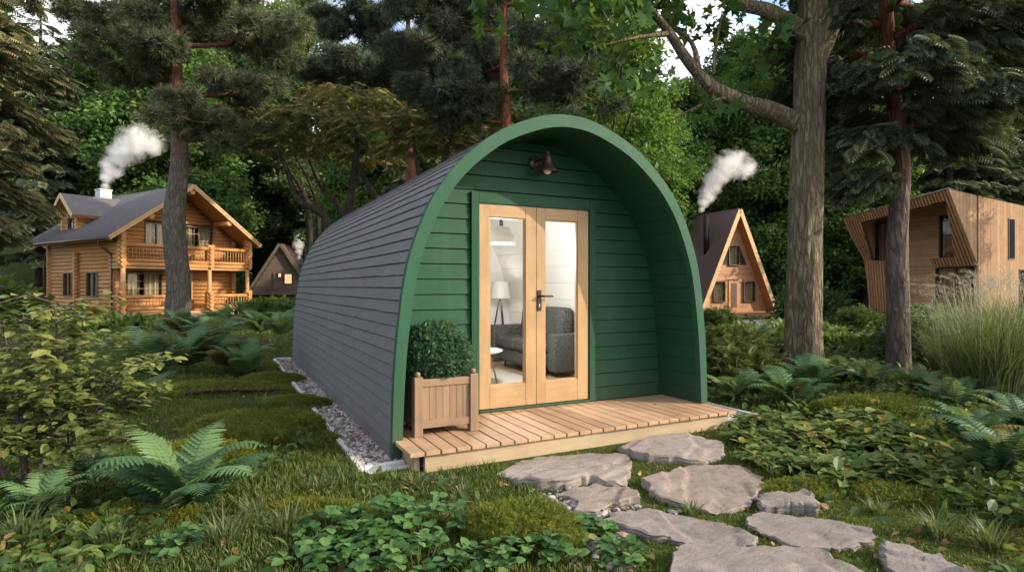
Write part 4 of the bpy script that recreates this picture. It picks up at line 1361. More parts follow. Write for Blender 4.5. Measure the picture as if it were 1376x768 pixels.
# ---- the big oak right of the pod
ob = PT(1080, 508, 9.0); ob[2] = -.05
oak = tree_root("oak_tree", ob[0], ob[1], "thick grey-barked broadleaf tree forking high, right beside the pod", "tree", z=ob[2])
tp = rel([ob, PT(1080, 440, 9.0), PT(1082, 330, 9.0), PT(1085, 220, 9.0), PT(1089, 110, 9.0), PT(1093, 0, 9.0), PT(1090, -120, 9.1), PT(1095, -240, 9.2), PT(1085, -360, 9.1)], ob)
Vt, Ft = trunk_np(tp, [.285, .25, .235, .228, .218, .205, .18, .13, .08], 60, 22, .085, 3, 18, .18)
link("trunk", mesh_np("trunk", Vt, [Ft], M['bark_oak'], None, True), oak)
LIMBS = [([PT(1088, 175, 9.0), PT(1040, 150, 8.85), PT(1000, 138, 8.7), PT(958, 118, 8.5), PT(925, 82, 8.4), PT(898, 42, 8.3), PT(870, 8, 8.2), PT(820, -50, 8.1)], [.155, .125, .112, .10, .082, .066, .047, .026]),
         ([PT(1092, 55, 9.0), PT(1062, 32, 8.9), PT(1030, 14, 8.8), PT(985, 3, 8.7), PT(930, -30, 8.6)], [.15, .12, .10, .08, .04]),
         ([PT(1090, 95, 9.0), PT(1108, 48, 8.95), PT(1128, 5, 8.9), PT(1160, -70, 8.8), PT(1210, -160, 8.8)], [.16, .165, .15, .12, .07]),
         ([PT(938, 92, 8.4), PT(930, 58, 8.6), PT(905, 38, 8.9)], [.05, .035, .02]), ([PT(958, 100, 8.5), PT(962, 60, 8.4), PT(970, 20, 8.3)], [.03, .02, .015]),
         ([PT(900, 45, 8.3), PT(860, 50, 8.0), PT(815, 60, 7.9)], [.04, .025, .012]), ([PT(985, 128, 8.6), PT(945, 140, 8.3), PT(905, 160, 8.2)], [.03, .02, .01])]
for P, r in LIMBS[:3]:
    Vt, Ft = trunk_np(rel(P, ob), r, 26, 14, .075, 5, 12); link("limb", mesh_np("limb", Vt, [Ft], M['bark_oak'], None, True), oak)
link("twigs", tubes_mesh("twigs", [(rel(P, ob), r) for P, r in LIMBS[3:]], M['bark_oak'], 8), oak)
bl = []
for px, py, d, r in [(800, 18, 8.1, .55), (850, 40, 8.0, .50), (780, 62, 8.3, .34), (838, 88, 7.9, .34), (885, 95, 8.1, .22), (900, 10, 8.3, .38), (948, 150, 8.2, .20), (1000, 45, 8.8, .40), (965, 15, 8.6, .30), (1040, 60, 9.2, .30),
                     (955, 118, 8.9, .20), (1015, 100, 9.1, .25), (700, -60, 8.2, .9), (860, -90, 8.4, 1.2), (1000, -80, 8.6, 1.2), (1100, -150, 9, 1.5), (1230, -150, 8.8, 1.2), (950, -230, 9, 1.8), (1120, -330, 9, 2.0), (760, -180, 8.5, 1.2), (1260, -270, 9, 1.6)]:
    p = PT(px, py, d) - ob; bl.append((*p, r * 1.25))
link("crown", crown_cloud(bl, 190, T_MAPLE, .20, M['leaf_oak'], "oak_crown", .13, 16, .30, .8), oak)

# ---- conifers with flat sprays
def conifer(H, z0, Lmax, step, per_m, size, seed, drop=.12, tmpl=T_SPRAY, minL=.5, prof=.75, low=1.5):
    """whorled conifer crown: returns spray positions, frames, sizes and branch curves"""
    r = np.random.default_rng(seed); P = []; Dr = []; br = []; C = []
    z = z0; a0 = 0
    while z < H - .3:
        L0 = Lmax * max(0, (1 - (z - z0) / (H - z0))) ** prof + minL * .3
        if z < z0 + low: L0 *= .50 + .5 * (z - z0) / low
        for k in range(5):
            if r.random() < .08: continue
            a = a0 + k * 1.2566 + r.normal() * .25; L = L0 * (.7 + .5 * r.random()); zz = z + r.normal() * .15
            t = np.linspace(0, 1, 6)
            cx = np.cos(a) * L * t; cy = np.sin(a) * L * t; cz = zz + .12 * L * t - (drop + .10) * L * t * t
            br.append((np.stack([cx, cy, cz], 1)[[0, 2, 4, 5]], [.02 + .018 * L, .016 + .010 * L, .012, .006]))
            n = int(per_m * L * L * .6 + per_m * .4)
            tt = .22 + .80 * r.random(n) ** .7; side = (r.random(n) - .5) * 2
            wd = L * .42 * (1.15 - tt)
            px = np.cos(a) * L * tt - np.sin(a) * side * wd; py = np.sin(a) * L * tt + np.cos(a) * side * wd
            pz = np.interp(tt, t, cz) + r.normal(size=n) * .07 - .06 * np.abs(side) * L * .4
            P.append(np.stack([px, py, pz], 1))
            ang = a + side * .9 + r.normal(size=n) * .3
            Dr.append(np.stack([np.cos(ang), np.sin(ang), -.12 - .35 * r.random(n)], 1))
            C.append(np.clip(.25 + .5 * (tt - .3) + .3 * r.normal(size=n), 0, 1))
        z += step * (.8 + .4 * r.random()); a0 += 2.1
    P = np.concatenate(P); Dr = np.concatenate(Dr); C = np.concatenate(C); n = len(P)
    up = np.array([0, 0, 1.0]) + .35 * r.normal(size=(n, 3))
    return P, basis(Dr, up), size * (.65 + .7 * r.random(n)), C, br


def make_conifer(name, mat, barkm, H, z0, Lmax, step, per_m, size, seed, r0, **kw):
    P, rot, s, C, br = conifer(H, z0, Lmax, step, per_m, size, seed, **kw)
    t = kw.get('tmpl', T_SPRAY)
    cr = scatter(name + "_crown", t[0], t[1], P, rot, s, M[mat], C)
    tr = trunk_np([(0, 0, -.2), (.03, .02, H * .3), (-.05, .04, H * .6), (0, 0, H)], [r0, r0 * .8, r0 * .5, .02], 22, 8, .05, seed, 9, .15)
    tm = mesh_np(name + "_trunk", tr[0], [tr[1]], M[barkm], None, True)
    bm_ = tubes_mesh(name + "_branches", br, M[barkm], 6, 2)
    return cr, fuse(tm, bm_)


def fuse(a, b):
    """append mesh b to mesh a"""
    bm = bmesh.new(); bm.from_mesh(a); bm.from_mesh(b); bm.to_mesh(a); bm.free(); return a


def plant_tree(parts, x, y, label, group=None, rz=0, s=1.0, name="conifer_tree", names=("crown", "trunk", "branches")):
    r = tree_root(name, x, y, label, "tree", group); r.rotation_euler = (0, 0, rz); r.scale = (s, s, s)
    for n, me in zip(names, parts): link(n, me, r)
    return r


spr_near = make_conifer("spruce", 'frond_grey', 'bark_pine2', 12, 2.3, 2.35, .42, 58, .33, 21, .22, drop=.16, low=2.6)
x, y = site(-98, 10.2)
plant_tree(spr_near, x, y, "big grey-green conifer with drooping sprays at the left edge of the clearing", rz=.4)
spr_far = make_conifer("fir", 'frond_dk', 'bark_dark', 21, 3.0, 4.6, 1.0, 12, .75, 33, .42, drop=.15)
FAR = [(55, 44, "tall dark conifer with a thick trunk on the grassy slope behind the log house", .3, 1.05),
       (1275, 39, "dark conifer behind the ridge of the modern house, left of its close neighbour", 1.4, .9), (1335, 42, "dark conifer beyond the right flank of the modern house, outermost one", 2.5, 1.0),
       (1195, 47, "dark conifer standing between the cottage and the modern house", 4.0, 1.0), (590, 37, "dark conifer hidden low behind the ridge of the pod", 5.0, .95), (520, 63, "distant dark conifer above the far end of the pod roof", 3.3, 1.05)]
for px, d, lab, rz, s in FAR:
    x, y = site(px, d); plant_tree(spr_far, x, y, lab, "dark conifers behind the houses", rz, s)

# ---- right pine in front of the modern house: leaning trunk, dark sprays, reddish limbs
rb = PT(1207, 505, 9.2); rb[2] = -.03
rp_ = tree_root("pine_tree", rb[0], rb[1], "slim reddish pine trunk with dark sprays in front of the modern house", "tree", z=rb[2])
tp = rel([rb, PT(1207, 430, 9.2), PT(1205, 350, 9.2), PT(1208, 280, 9.2), PT(1211, 215, 9.2), PT(1203, 150, 9.2), PT(1194, 90, 9.2), PT(1191, 20, 9.2), PT(1190, -100, 9.2), PT(1195, -260, 9.2)], rb)
Vt, Ft = trunk_np(tp, [.175, .16, .158, .142, .125, .115, .11, .10, .08, .05], 36, 18, .06, 8, 12, .12)
link("trunk", mesh_np("trunk", Vt, [Ft], M['bark_pine2'], None, True), rp_)
lim = []; P = []; Dr = []; C = []
for z, az, L in [(3.1, 2.9, .8), (3.9, .3, 1.7), (3.7, 3.5, 1.2), (4.0, 1.6, 2.0), (4.2, 5.3, 1.7), (4.3, 2.5, 2.0), (4.3, .9, 2.4), (4.5, 4.3, 1.8), (4.7, 3.1, 2.3), (4.9, .1, 2.6), (5.1, 1.9, 2.4), (5.3, 5.6, 2.2), (5.5, 2.9, 2.2), (5.7, 4.7, 1.9), (5.9, .6, 2.6), (6.2, 1.6, 2.4), (6.4, 3.3, 2.2), (6.7, 5.2, 2.0), (7.1, .4, 2.2), (7.4, 2.3, 2.0)]:
    if 2.2 < az < 3.7: L = min(L, 1.0 if z < 4.8 else 1.5)
    az = az - YAW
    t = np.linspace(0, 1, 5); c0 = np.array([np.interp(z, [q[2] for q in tp], [q[0] for q in tp]), np.interp(z, [q[2] for q in tp], [q[1] for q in tp]), z])
    cur = c0 + np.stack([np.cos(az) * L * t, np.sin(az) * L * t, .22 * L * t - .25 * L * t * t + .03 * np.sin(t * 7)], 1)
    lim.append((cur, [.065, .05, .035, .02, .008]))
    n = int(150 * L); tt = .18 + .88 * rng.random(n) ** .75; side = (rng.random(n) - .5) * 2; wd = .30 + .40 * L * (1.1 - tt)
    base = np.stack([np.interp(tt, t, cur[:, k]) for k in range(3)], 1)
    base[:, 0] += -np.sin(az) * side * wd; base[:, 1] += np.cos(az) * side * wd; base[:, 2] += rng.normal(size=n) * .10 - .1 * np.abs(side)
    ang = az + side * 1.0 + rng.normal(size=n) * .4
    P.append(base); Dr.append(np.stack([np.cos(ang), np.sin(ang), -.2 - .5 * rng.random(n)], 1)); C.append(np.clip(.15 + .35 * tt + .3 * rng.normal(size=n), 0, 1))
P = np.concatenate(P); Dr = np.concatenate(Dr); C = np.concatenate(C); n = len(P)
link("branches", tubes_mesh("branches", lim, M['bark_pine2'], 9, 4), rp_)
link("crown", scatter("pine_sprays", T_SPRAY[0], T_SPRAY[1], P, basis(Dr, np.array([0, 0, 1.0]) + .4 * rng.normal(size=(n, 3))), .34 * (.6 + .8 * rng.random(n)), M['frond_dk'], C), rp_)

# conifer beyond the right edge whose sprays hang into view
spr_r = make_conifer("cedar", 'frond_grey', 'bark_pine2', 12.5, 5.2, 3.4, .50, 34, .38, 55, .24, drop=.12)
x, y = site(1420, 12.5); plant_tree(spr_r, x, y, "grey-green conifer at the right edge, sprays hanging above the modern house", rz=1.1)


# ---- Scots pines: bare trunk, tufted pads on a few limbs
def make_pine(H, r0, seed, pads, mat='needle', barkm='bark_pine', size=.26, per=150, kink=.2):
    """pads: (height, azimuth, length, pad radius)"""
    r = np.random.default_rng(seed)
    tp = [(0, 0, -.3), (kink * .3, 0, H * .12), (-kink * .4, kink * .2, H * .28), (kink * .5, 0, H * .45), (-kink * .1, kink * .3, H * .65), (0, 0, H)]
    tr = trunk_np(tp, [r0, r0 * .88, r0 * .84, r0 * .68, r0 * .5, r0 * .15], 28, 14, .06, seed, 10, .15)
    P = []; O = []; C = []; lim = []
    zz = [q[2] for q in tp]
    for z, az, L, R_ in pads:
        c0 = np.array([np.interp(z, zz, [q[0] for q in tp]), np.interp(z, zz, [q[1] for q in tp]), z])
        e = c0 + np.array([math.cos(az) * L, math.sin(az) * L, .18 * L])
        mid = c0 + (e - c0) * .5 + np.array([0, 0, -.06 * L])
        lim.append(([c0, mid, e], [r0 * .24, r0 * .16, r0 * .05]))
        m = 9
        for q in range(m):
            cc = c0 + (e - c0) * (.62 + .42 * r.random()) + r.normal(size=3) * np.array([.55, .55, .22]) * R_
            lim.append(([mid + (e - mid) * .4, (mid + cc) / 2 + r.normal(size=3) * .1, cc], [.035, .025, .01]))
            n = int(per * R_ * R_ / m * 3.2); d = unit(r.normal(size=(n, 3))); rr = R_ * .48 * r.random((n, 1)) ** .5
            P.append(cc + d * rr * np.array([1, 1, .55])); O.append(d * np.array([1, 1, .8]) + np.array([0, 0, .45])); C.append(np.clip(.35 + .3 * d[:, 2] * 0 + .35 * r.normal(size=n) * .6 + .25 * (r.random() - .5), 0, 1))
    P = np.concatenate(P); O = np.concatenate(O); C = np.concatenate(C); n = len(P)
    cr = scatter("pine_crown", T_BURST[0], T_BURST[1], P, basis(unit(O + .3 * r.normal(size=(n, 3))), unit(r.normal(size=(n, 3)))), size * (.7 + .6 * r.random(n)), M[mat], C)
    return cr, fuse(mesh_np("pine_trunk", tr[0], [tr[1]], M[barkm], None, True), tubes_mesh("pine_branches", lim, M[barkm], 7, 3))


Y0 = -YAW
pads = [(6.9, Y0 + .1, 2.3, 1.2), (7.3, Y0 - 1.0, 1.6, 1.0), (7.8, Y0 + 1.5, 1.8, 1.1), (8.5, Y0 + .3, 2.6, 1.3), (9.1, Y0 + 2.8, 2.4, 1.3), (9.6, Y0 + 4.4, 1.6, 1.3), (10.2, Y0 + .1, 3.0, 1.5), (10.5, Y0 + 3.1, 2.6, 1.5), (11.4, Y0 + 1.5, 2, 1.5), (11.8, Y0 - .5, 2.4, 1.5), (12.6, Y0 + 2.6, 2.0, 1.5), (13.6, 0, .8, 1.8)]
x, y = site(237, 20.6)
plant_tree(make_pine(14, .43, 4, pads), x, y, "thick-trunked pine standing in front of the log house balcony", name="pine_tree")
pads = [(6.2, Y0 + .2, 1.6, .8), (6.6, Y0 + 3.3, 1.5, .8), (7.2, Y0 + 3.0, 2.2, 1.2), (7.6, Y0 + .1, 2.0, 1.1), (8.4, Y0 + 2.2, 2.0, 1.2), (8.8, Y0 + .5, 2.2, 1.2), (9.4, Y0 + 3.3, 2.4, 1.3), (10.2, Y0 - .2, 2.4, 1.4), (10.6, Y0 + 2.7, 2.2, 1.4), (11.6, 0, .6, 1.6)]
x, y = site(679, 18)
plant_tree(make_pine(12.4, .27, 9, pads, 'needle_dk', 'bark_pine2', .24), x, y, "red-barked pine rising straight behind the arch top of the pod", name="pine_tree", rz=.0)
pads = [(10.9, Y0 + 3.0, 2.2, 1.2), (11.0, Y0 + .2, 2.0, 1.1), (11.3, Y0 + 2.6, 3.0, 1.5), (11.5, Y0 + .3, 3.0, 1.5), (11.8, Y0 - 1.3, 2.0, 1.5), (11.6, Y0 + 3.2, 3.2, 1.8), (12.4, Y0 + .0, 3.0, 1.8), (13.4, Y0 + 1.7, 2.4, 1.7), (14.0, Y0 + 3.0, 2.6, 1.7), (15.2, Y0 + .3, 2.2, 1.7), (16.4, 0, .8, 1.8)]
x, y = site(549, 28)
plant_tree(make_pine(17, .33, 15, pads, 'needle_dk', 'bark_pine2', .34), x, y, "slender orange-barked pine in the middle distance behind the pod roof", name="pine_tree")
x, y = site(775, 40)
plant_tree(make_pine(18, .36, 18, [(9.0 + .75 * k, Y0 + [3, .2, 2, 4.6, .8, 2.8][k % 6], 2.3, 1.5) for k in range(11)], 'needle', 'bark_pine2', .34), x, y, "grey-needled pine just right of the red-barked one, half hidden by the arch", name="pine_tree")

# ---- low spreading yews behind the pod roof
def make_yew(seed, pads, stems, size=.42, per=90, mat='yew'):
    r = np.random.default_rng(seed); P = []; Dr = []; C = []
    for x, y, z, R_ in pads:
        n = int(per * R_ * R_); a = r.random(n) * 6.283; rr = R_ * np.sqrt(r.random(n))
        P.append(np.stack([x + np.cos(a) * rr, y + np.sin(a) * rr, z + .22 * R_ * (1 - (rr / R_) ** 2) + .09 * R_ * r.normal(size=n)], 1))
        a2 = a + r.normal(size=n) * .7; Dr.append(np.stack([np.cos(a2), np.sin(a2), -.15 - .3 * r.random(n)], 1))
        C.append(np.clip(.35 + .3 * r.normal(size=n) + .35 * (r.random() - .5), 0, 1))
    P = np.concatenate(P); Dr = np.concatenate(Dr); C = np.concatenate(C); n = len(P)
    cr = scatter("yew_crown", T_SPRAY[0], T_SPRAY[1], P, basis(Dr, np.array([0, 0, 1.0]) + .3 * r.normal(size=(n, 3))), size * (.7 + .6 * r.random(n)), M[mat], C)
    return cr, tubes_mesh("yew_stems", stems, M['bark_dark'], 10, 6, .08)


def yew_at(px, d, pads, stems, lab, seed):
    o = PT(px, 384, d); o[2] = ghs(o[0], o[1])
    pd = [(*(PT(a, b, d + dd) - o), r) for a, b, dd, r in pads]
    st = [([PT(a, b, d + dd) - o for a, b, dd in pts], rs) for pts, rs in stems]
    cr, tm = make_yew(seed, pd, st)
    r = tree_root("yew_tree", o[0], o[1], lab, "tree", None, o[2]); link("crown", cr, r); link("stems", tm, r)


yew_at(470, 21, [(420, 165, 0, 1.6), (475, 140, .8, 1.7), (500, 175, -.6, 1.4), (380, 195, .4, 1.2), (450, 205, 1.5, 1.6), (340, 165, 1.5, 1.5), (300, 175, 2, 1.3), (520, 140, 2, 1.3), (440, 130, 3, 1.2), (400, 155, -1.2, .9), (500, 215, 2, 1.2)],
       [([(455, 405, 0), (462, 330, 0), (470, 270, .2), (478, 215, .4), (480, 160, .6)], [.2, .17, .15, .12, .05]), ([(500, 405, .3), (512, 330, .3), (505, 270, 0), (482, 225, -.3), (478, 195, -.4)], [.17, .14, .12, .09, .04]),
        ([(425, 405, -.5), (440, 300, -.5), (400, 268, -.4), (385, 225, -.2), (375, 205, 0)], [.17, .13, .10, .08, .03]), ([(470, 400, .6), (475, 330, .6), (455, 280, .9), (430, 250, 1), (415, 215, 1)], [.12, .1, .08, .06, .03])],
       "low spreading yew with bare bent stems above the far end of the pod", 61)
yew_at(600, 19, [(560, 165, 0, 1.2), (610, 158, .5, 1.3), (640, 170, 0, 1.0), (585, 190, 1, 1.2), (650, 150, 1.2, 1.2), (545, 200, 1.5, 1.1), (620, 205, 1.5, 1.1)],
       [([(600, 405, 0), (602, 300, 0), (596, 230, .2), (610, 170, .4)], [.18, .15, .12, .04]), ([(580, 405, .4), (575, 280, .4), (560, 220, .3), (555, 180, .2)], [.14, .1, .08, .03])],
       "olive-topped yew pressed against the pod roof just left of the red-barked pine", 62)
yew_at(415, 25, [(300, 160, 0, 1.6), (350, 175, .5, 1.5), (270, 185, -.5, 1.2), (390, 185, 0, 1.2), (330, 195, 1.5, 1.4), (240, 165, 1.0, 1.2)],
       [([(412, 410, 0), (416, 320, 0), (408, 260, 0), (370, 205, .2)], [.17, .14, .11, .04]), ([(425, 410, .3), (428, 300, .3), (418, 250, .3), (390, 200, .2)], [.13, .1, .07, .03])],
       "dark spreading yew between the log house gable and the pod", 63)


# ---- broadleaf trees behind
def broad(H, R_, z0, leaf, size, per, mat, seed, clump=.5, sub=5, nb=26, tmpl=T_LEAF2):
    r = np.random.default_rng(seed); bl = []
    for k in range(nb):
        t = (k + r.random()) / nb; z = z0 + (H - z0) * t
        prof = math.sin(math.pi * min(1, .18 + .80 * t)) ** .6
        a = k * 2.4 + r.normal() * .3; q = R_ * prof * (.45 + .45 * r.random())
        bl.append((math.cos(a) * q, math.sin(a) * q, z, R_ * (.30 + .16 * r.random()) * (.7 + .4 * prof)))
    cr = crown_cloud(bl, per, tmpl, size, M[mat], "leaf_crown", clump, sub, .45, .8)
    tr = trunk_np([(0, 0, -.3), (.1, 0, H * .2), (-.1, .1, H * .45), (0, 0, H * .85)], [R_ * .07, R_ * .06, R_ * .045, .03], 18, 8, .05, seed, 8, .2)
    lim = [([(0, 0, b[2] * .55), (b[0] * .5, b[1] * .5, b[2] * .8), (b[0], b[1], b[2])], [R_ * .025, R_ * .016, .02]) for b in bl[::2]]
    return cr, fuse(mesh_np("leaf_tree_trunk", tr[0], [tr[1]], M['bark_dark'], None, True), tubes_mesh("leaf_tree_limbs", lim, M['bark_dark'], 6, 3))


BR = {'maple': broad(24, 6.0, 1.5, None, .42, 420, 'leaf_maple', 71, .55, 5, 34), 'dark': broad(26, 6.5, 1.0, None, .40, 430, 'leaf_dark', 72, .55, 5, 36),
      'airy': broad(27, 5.5, 5.0, None, .34, 260, 'leaf_airy', 73, .45, 4, 26), 'bright': broad(15, 4.2, 2.0, None, .30, 420, 'leaf_bright', 74, .4, 6, 24), 'young': broad(14, 2.5, 5.6, None, .24, 620, 'leaf_bright', 75, .35, 8, 18)}
BT = [('maple', 140, 50, .2, .80, "leafy maple behind the log house chimney and its smoke"), ('maple', 228, 47, 1.7, .92, "leafy maple behind the right gable of the log house"),
      ('dark', 345, 68, 3.0, 1.15, "dark leafy tree towering behind the far dark cabin"), ('airy', 412, 60, .5, 1.15, "tall airy tree with pale foliage seen against the sky left of the pines"),
      ('airy', 505, 67, 2.5, 1.05, "pale airy tree filling the gap behind the slender orange-barked pine"), ('dark', 300, 66, 4.0, 1.1, "dark leafy tree far behind the pine trunk and log house roof"),
      ('maple', -30, 60, 5.0, 1.0, "leafy maple on the hill at the left edge"), ('dark', 660, 64, 1.2, 1.25, "dark leafy tree far behind the red-barked pine"),
      ('young', 815, 25, .4, 1.0, "bright green young maple glowing behind the right shoulder of the arch"), ('young', 878, 34, 2.0, .95, "second bright green maple, behind the sky gap under the oak limb"),
      ('maple', 905, 45, 2.8, .70, "leafy maple behind the smoking cottage flue"), ('dark', 1000, 48, .9, .80, "dense dark tree directly behind the A-frame gable"), ('maple', 1045, 43, 3.9, .8, "dense maple just right of the A-frame gable, left of the oak trunk"),
      ('dark', 1120, 50, 5.2, 1.0, "dark leafy tree between the oak trunk and the modern house"), ('bright', 1160, 40, 1.0, .8, "bright maple lit up left of the modern house roof"),
      ('bright', 1240, 46, 4.1, .9, "bright maple peeping over the modern house ridge"), ('dark', 1400, 48, 2.2, 1.0, "dark leafy tree at the right edge behind the modern house"), ('dark', 780, 60, 3.1, 1.1, "far dark tree behind the grey-needled pine"),
      ('maple', 720, 66, 1.9, 1.2, "leafy maple right behind the arch top, under the pines"), ('maple', 505, 43, 4.4, .72, "small maple between the far dark cabin and the pod")]
for kd, px, d, rz, s, lab in BT:
    x, y = site(px, d)
    plant_tree(BR[kd], x, y, lab, None, rz, s, "broadleaf_tree", ("crown", "trunk", "limbs"))

x, y = site(1640, 24)  # unseen tree right of the view, added to throw dappled shade on the flank
plant_tree(BR['young'], x, y, "young tree on the sunny side of the modern house's pale flank", None, 1.3, .80, "broadleaf_tree", ("crown", "trunk"))

# far wood closing the view
n = 70000
px_ = rng.uniform(-250, 1650, n); d_ = rng.uniform(66, 84, n)
P = CAM[None] + FW[None] * d_[:, None] + RT[None] * ((px_ - 688) / FOC * d_)[:, None]
hm = 13 + 15 * fbm(px_ / 90, d_ / 30, 31, 3)
zz = gh(P[:, 0], P[:, 1]) + hm * rng.random(n) ** .9
q = fbm(px_ / 28, zz / 2.2, 35, 2) > .36
P[:, 2] = zz; P = P[q]; n = len(P)
tag(link("far_woods", scatter("far_woods", T_LEAF2[0], T_LEAF2[1], P, leaf_rot(n, .4, None, .8), .75 * (.6 + .8 * rng.random(n)), M['leaf_dark'])), "far dark wood closing the view", "woods", kind='stuff')

# ================================================================== undergrowth
def fern_mesh(seed, n_fr, L, mat, rise=1.0, m=24):
    """rosette of arching fronds, each with two rows of toothed leaflets"""
    r = np.random.default_rng(seed); out = []
    for k in range(n_fr):
        a = 2 * math.pi * k / n_fr + r.normal() * .25; Lk = L * (.70 + .4 * r.random()); el = rad(84 - 34 * r.random()) * rise
        t = np.linspace(0, 1, 15)
        bend = el - t ** 1.5 * (el + rad(5 + 30 * r.random()))
        dx = np.cos(bend); dz = np.sin(bend); ds = Lk / 14
        R_ = np.concatenate([[0], np.cumsum((dx * ds)[:-1])]); Z = np.concatenate([[0], np.cumsum((dz * ds)[:-1])])
        side = r.normal() * .10
        ca, sa = math.cos(a), math.sin(a)
        C = np.stack([ca * R_ - sa * side * t ** 2 * Lk, sa * R_ + ca * side * t ** 2 * Lk, Z + .01], 1)
        tan = unit(np.gradient(C, axis=0)); nrm = unit(np.stack([-np.sin(bend) * ca, -np.sin(bend) * sa, np.cos(bend)], 1)); rt = np.cross(tan, nrm)
        V = []; F3 = []
        tone = r.random()
        for j in range(m):
            tt = .12 + .87 * j / (m - 1); f = tt * 14; i = min(int(f), 13); f -= i
            c = C[i] * (1 - f) + C[i + 1] * f; tg = tan[i] * (1 - f) + tan[i + 1] * f; nn = nrm[i] * (1 - f) + nrm[i + 1] * f; rr = rt[i] * (1 - f) + rt[i + 1] * f
            pl = Lk * .25 * (math.sin(math.pi * min(1, .18 + .82 * tt) ** .75) ** .8 + .05) * (.9 + .2 * r.random())
            pw = max(pl * .135, Lk * .008) * (1 if m > 20 else 1.15)
            for sg in (-1, 1):
                d = unit(rr * sg + tg * (.45 + .25 * tt) - nn * (.10 + .15 * r.random())); sd = np.cross(d, nn)
                b = len(V)
                for q, wq in ((0, .5), (.14, 1.0), (.21, .6), (.32, .95), (.40, .55), (.52, .8), (.60, .45), (.74, .55), (.82, .28), (1, .0)):
                    cc = c + d * pl * q - nn * .10 * pl * q * q
                    V += [cc + sd * pw * wq + nn * pw * .2, cc, cc - sd * pw * wq + nn * pw * .2]
                for q in range(9):
                    x = b + 3 * q; F3 += [(x, x + 1, x + 4), (x, x + 4, x + 3), (x + 1, x + 2, x + 5), (x + 1, x + 5, x + 4)]
        b = len(V)
        for j in range(15): V += [C[j] + rt[j] * Lk * .007 * (1.1 - t[j]), C[j] - rt[j] * Lk * .007 * (1.1 - t[j])]
        for j in range(14): x = b + 2 * j; F3 += [(x, x + 1, x + 3), (x, x + 3, x + 2)]
        out.append((np.array(V), [np.array(F3)], float(np.clip(tone + .1 * r.normal(), 0, 1))))
    return out


FERN_V = []
for sd, nf, mt in ((1, 11, 'fern'), (2, 13, 'fern_blue'), (3, 9, 'fern'), (4, 12, 'fern_blue')):
    V, F, r = merge(fern_mesh(sd, nf, 1.0, mt, 1.06, 17)); FERN_V.append(mesh_np("fern", V, F, M[mt], r))


def fern(x, y, s, var, lab, rz=None, group="ferns in the undergrowth"):
    o = link("fern", FERN_V[var], None, (x, y, ghs(x, y) - .01), random.random() * 6.28 if rz is None else rz, s)
    return tag(o, lab, "fern", group)


# the two largest ferns keep every frond as a part
def big_fern(x, y, s, seed, n, mt, lab, rz=0):
    ro = empty("fern", (x, y, ghs(x, y) - .01), rz, lab, "fern", "ferns in the undergrowth")
    for v, f, tn in fern_mesh(seed, n, s, mt):
        rr = np.full(sum(len(q) for q in f), tn); link("frond", mesh_np("frond", v, f, M[mt], rr), ro)
    return ro


def sp(px, py):
    """standing point on flat ground seen at picture position (px, py)"""
    d = FOC * CAM[2] / (py - 384); return site(px, d)


x, y = sp(250, 688); big_fern(x, y, .74, 41, 13, 'fern', "large pale fern with wide arching fronds in the left foreground")
x, y = sp(1350, 655); big_fern(x, y, .72, 42, 10, 'fern_blue', "large bluish fern cut by the right frame edge beside the lawn", .6)
FL = [(205, 515, .95, 1, "bluish fern touching the yellowish shrub, leftmost of the fern bank"), (250, 500, 1.0, 1, "tall bluish fern in the middle of the fern bank left of the pod"), (310, 500, .85, 3, "dark fern at the right end of the fern bank, by the moss ridge"),
      (232, 470, .9, 3, "dark fern in the rear row of the fern bank, left one"), (285, 468, 1.0, 1, "fern in the rear row of the fern bank, in front of the dead log"), (330, 505, .75, 2, "paler fern between the fern bank and the gravel kerb"),
      (245, 448, 1.1, 3, "dark fern at the foot of the thick pine trunk"), (287, 452, 1.1, 3, "upright fern halfway to the log house steps"), (170, 560, .7, 1, "dark fern under the yellowish shrub's right side"),
      (378, 448, 1.1, 2, "pale fern close to the far end of the pod wall"), (350, 440, 1.2, 0, "fern in front of the far dark cabin"), (400, 440, .9, 0, "fern half hidden by the far end of the pod"),
      (1062, 548, .72, 0, "bright fern with drooping fronds in front of the oak roots"), (1090, 530, .75, 0, "upright fern touching the right side of the oak base"), (985, 540, .62, 2, "pale fern beside the right end of the deck"),
      (1018, 535, .6, 0, "fern between the deck end and the oak base"), (1128, 522, .7, 2, "fern between the oak and the slim pine"), (1165, 528, .6, 1, "bluish fern left of the slim pine base"),
      (1282, 560, .62, 1, "bluish fern in front of the tall grass"), (1300, 610, .60, 3, "dark fern just behind the large bluish fern at the right edge"), (1240, 535, .55, 2, "small pale fern below the dark shrub by the slim pine"), (1010, 485, .8, 2, "fern behind the juniper next to the pod"),
      (1375, 590, .6, 1, "bluish fern at the right frame edge below the tall grass"), (60, 705, .42, 2, "low fern under the yellowish shrub in the left corner"), (125, 650, .42, 3, "small dark fern between the yellowish shrub and the large pale fern")]
for px, py, s, v, lab in FL:
    x, y = sp(px, py); fern(x, y, s * (1.12 if py < 520 else .95), v, lab)


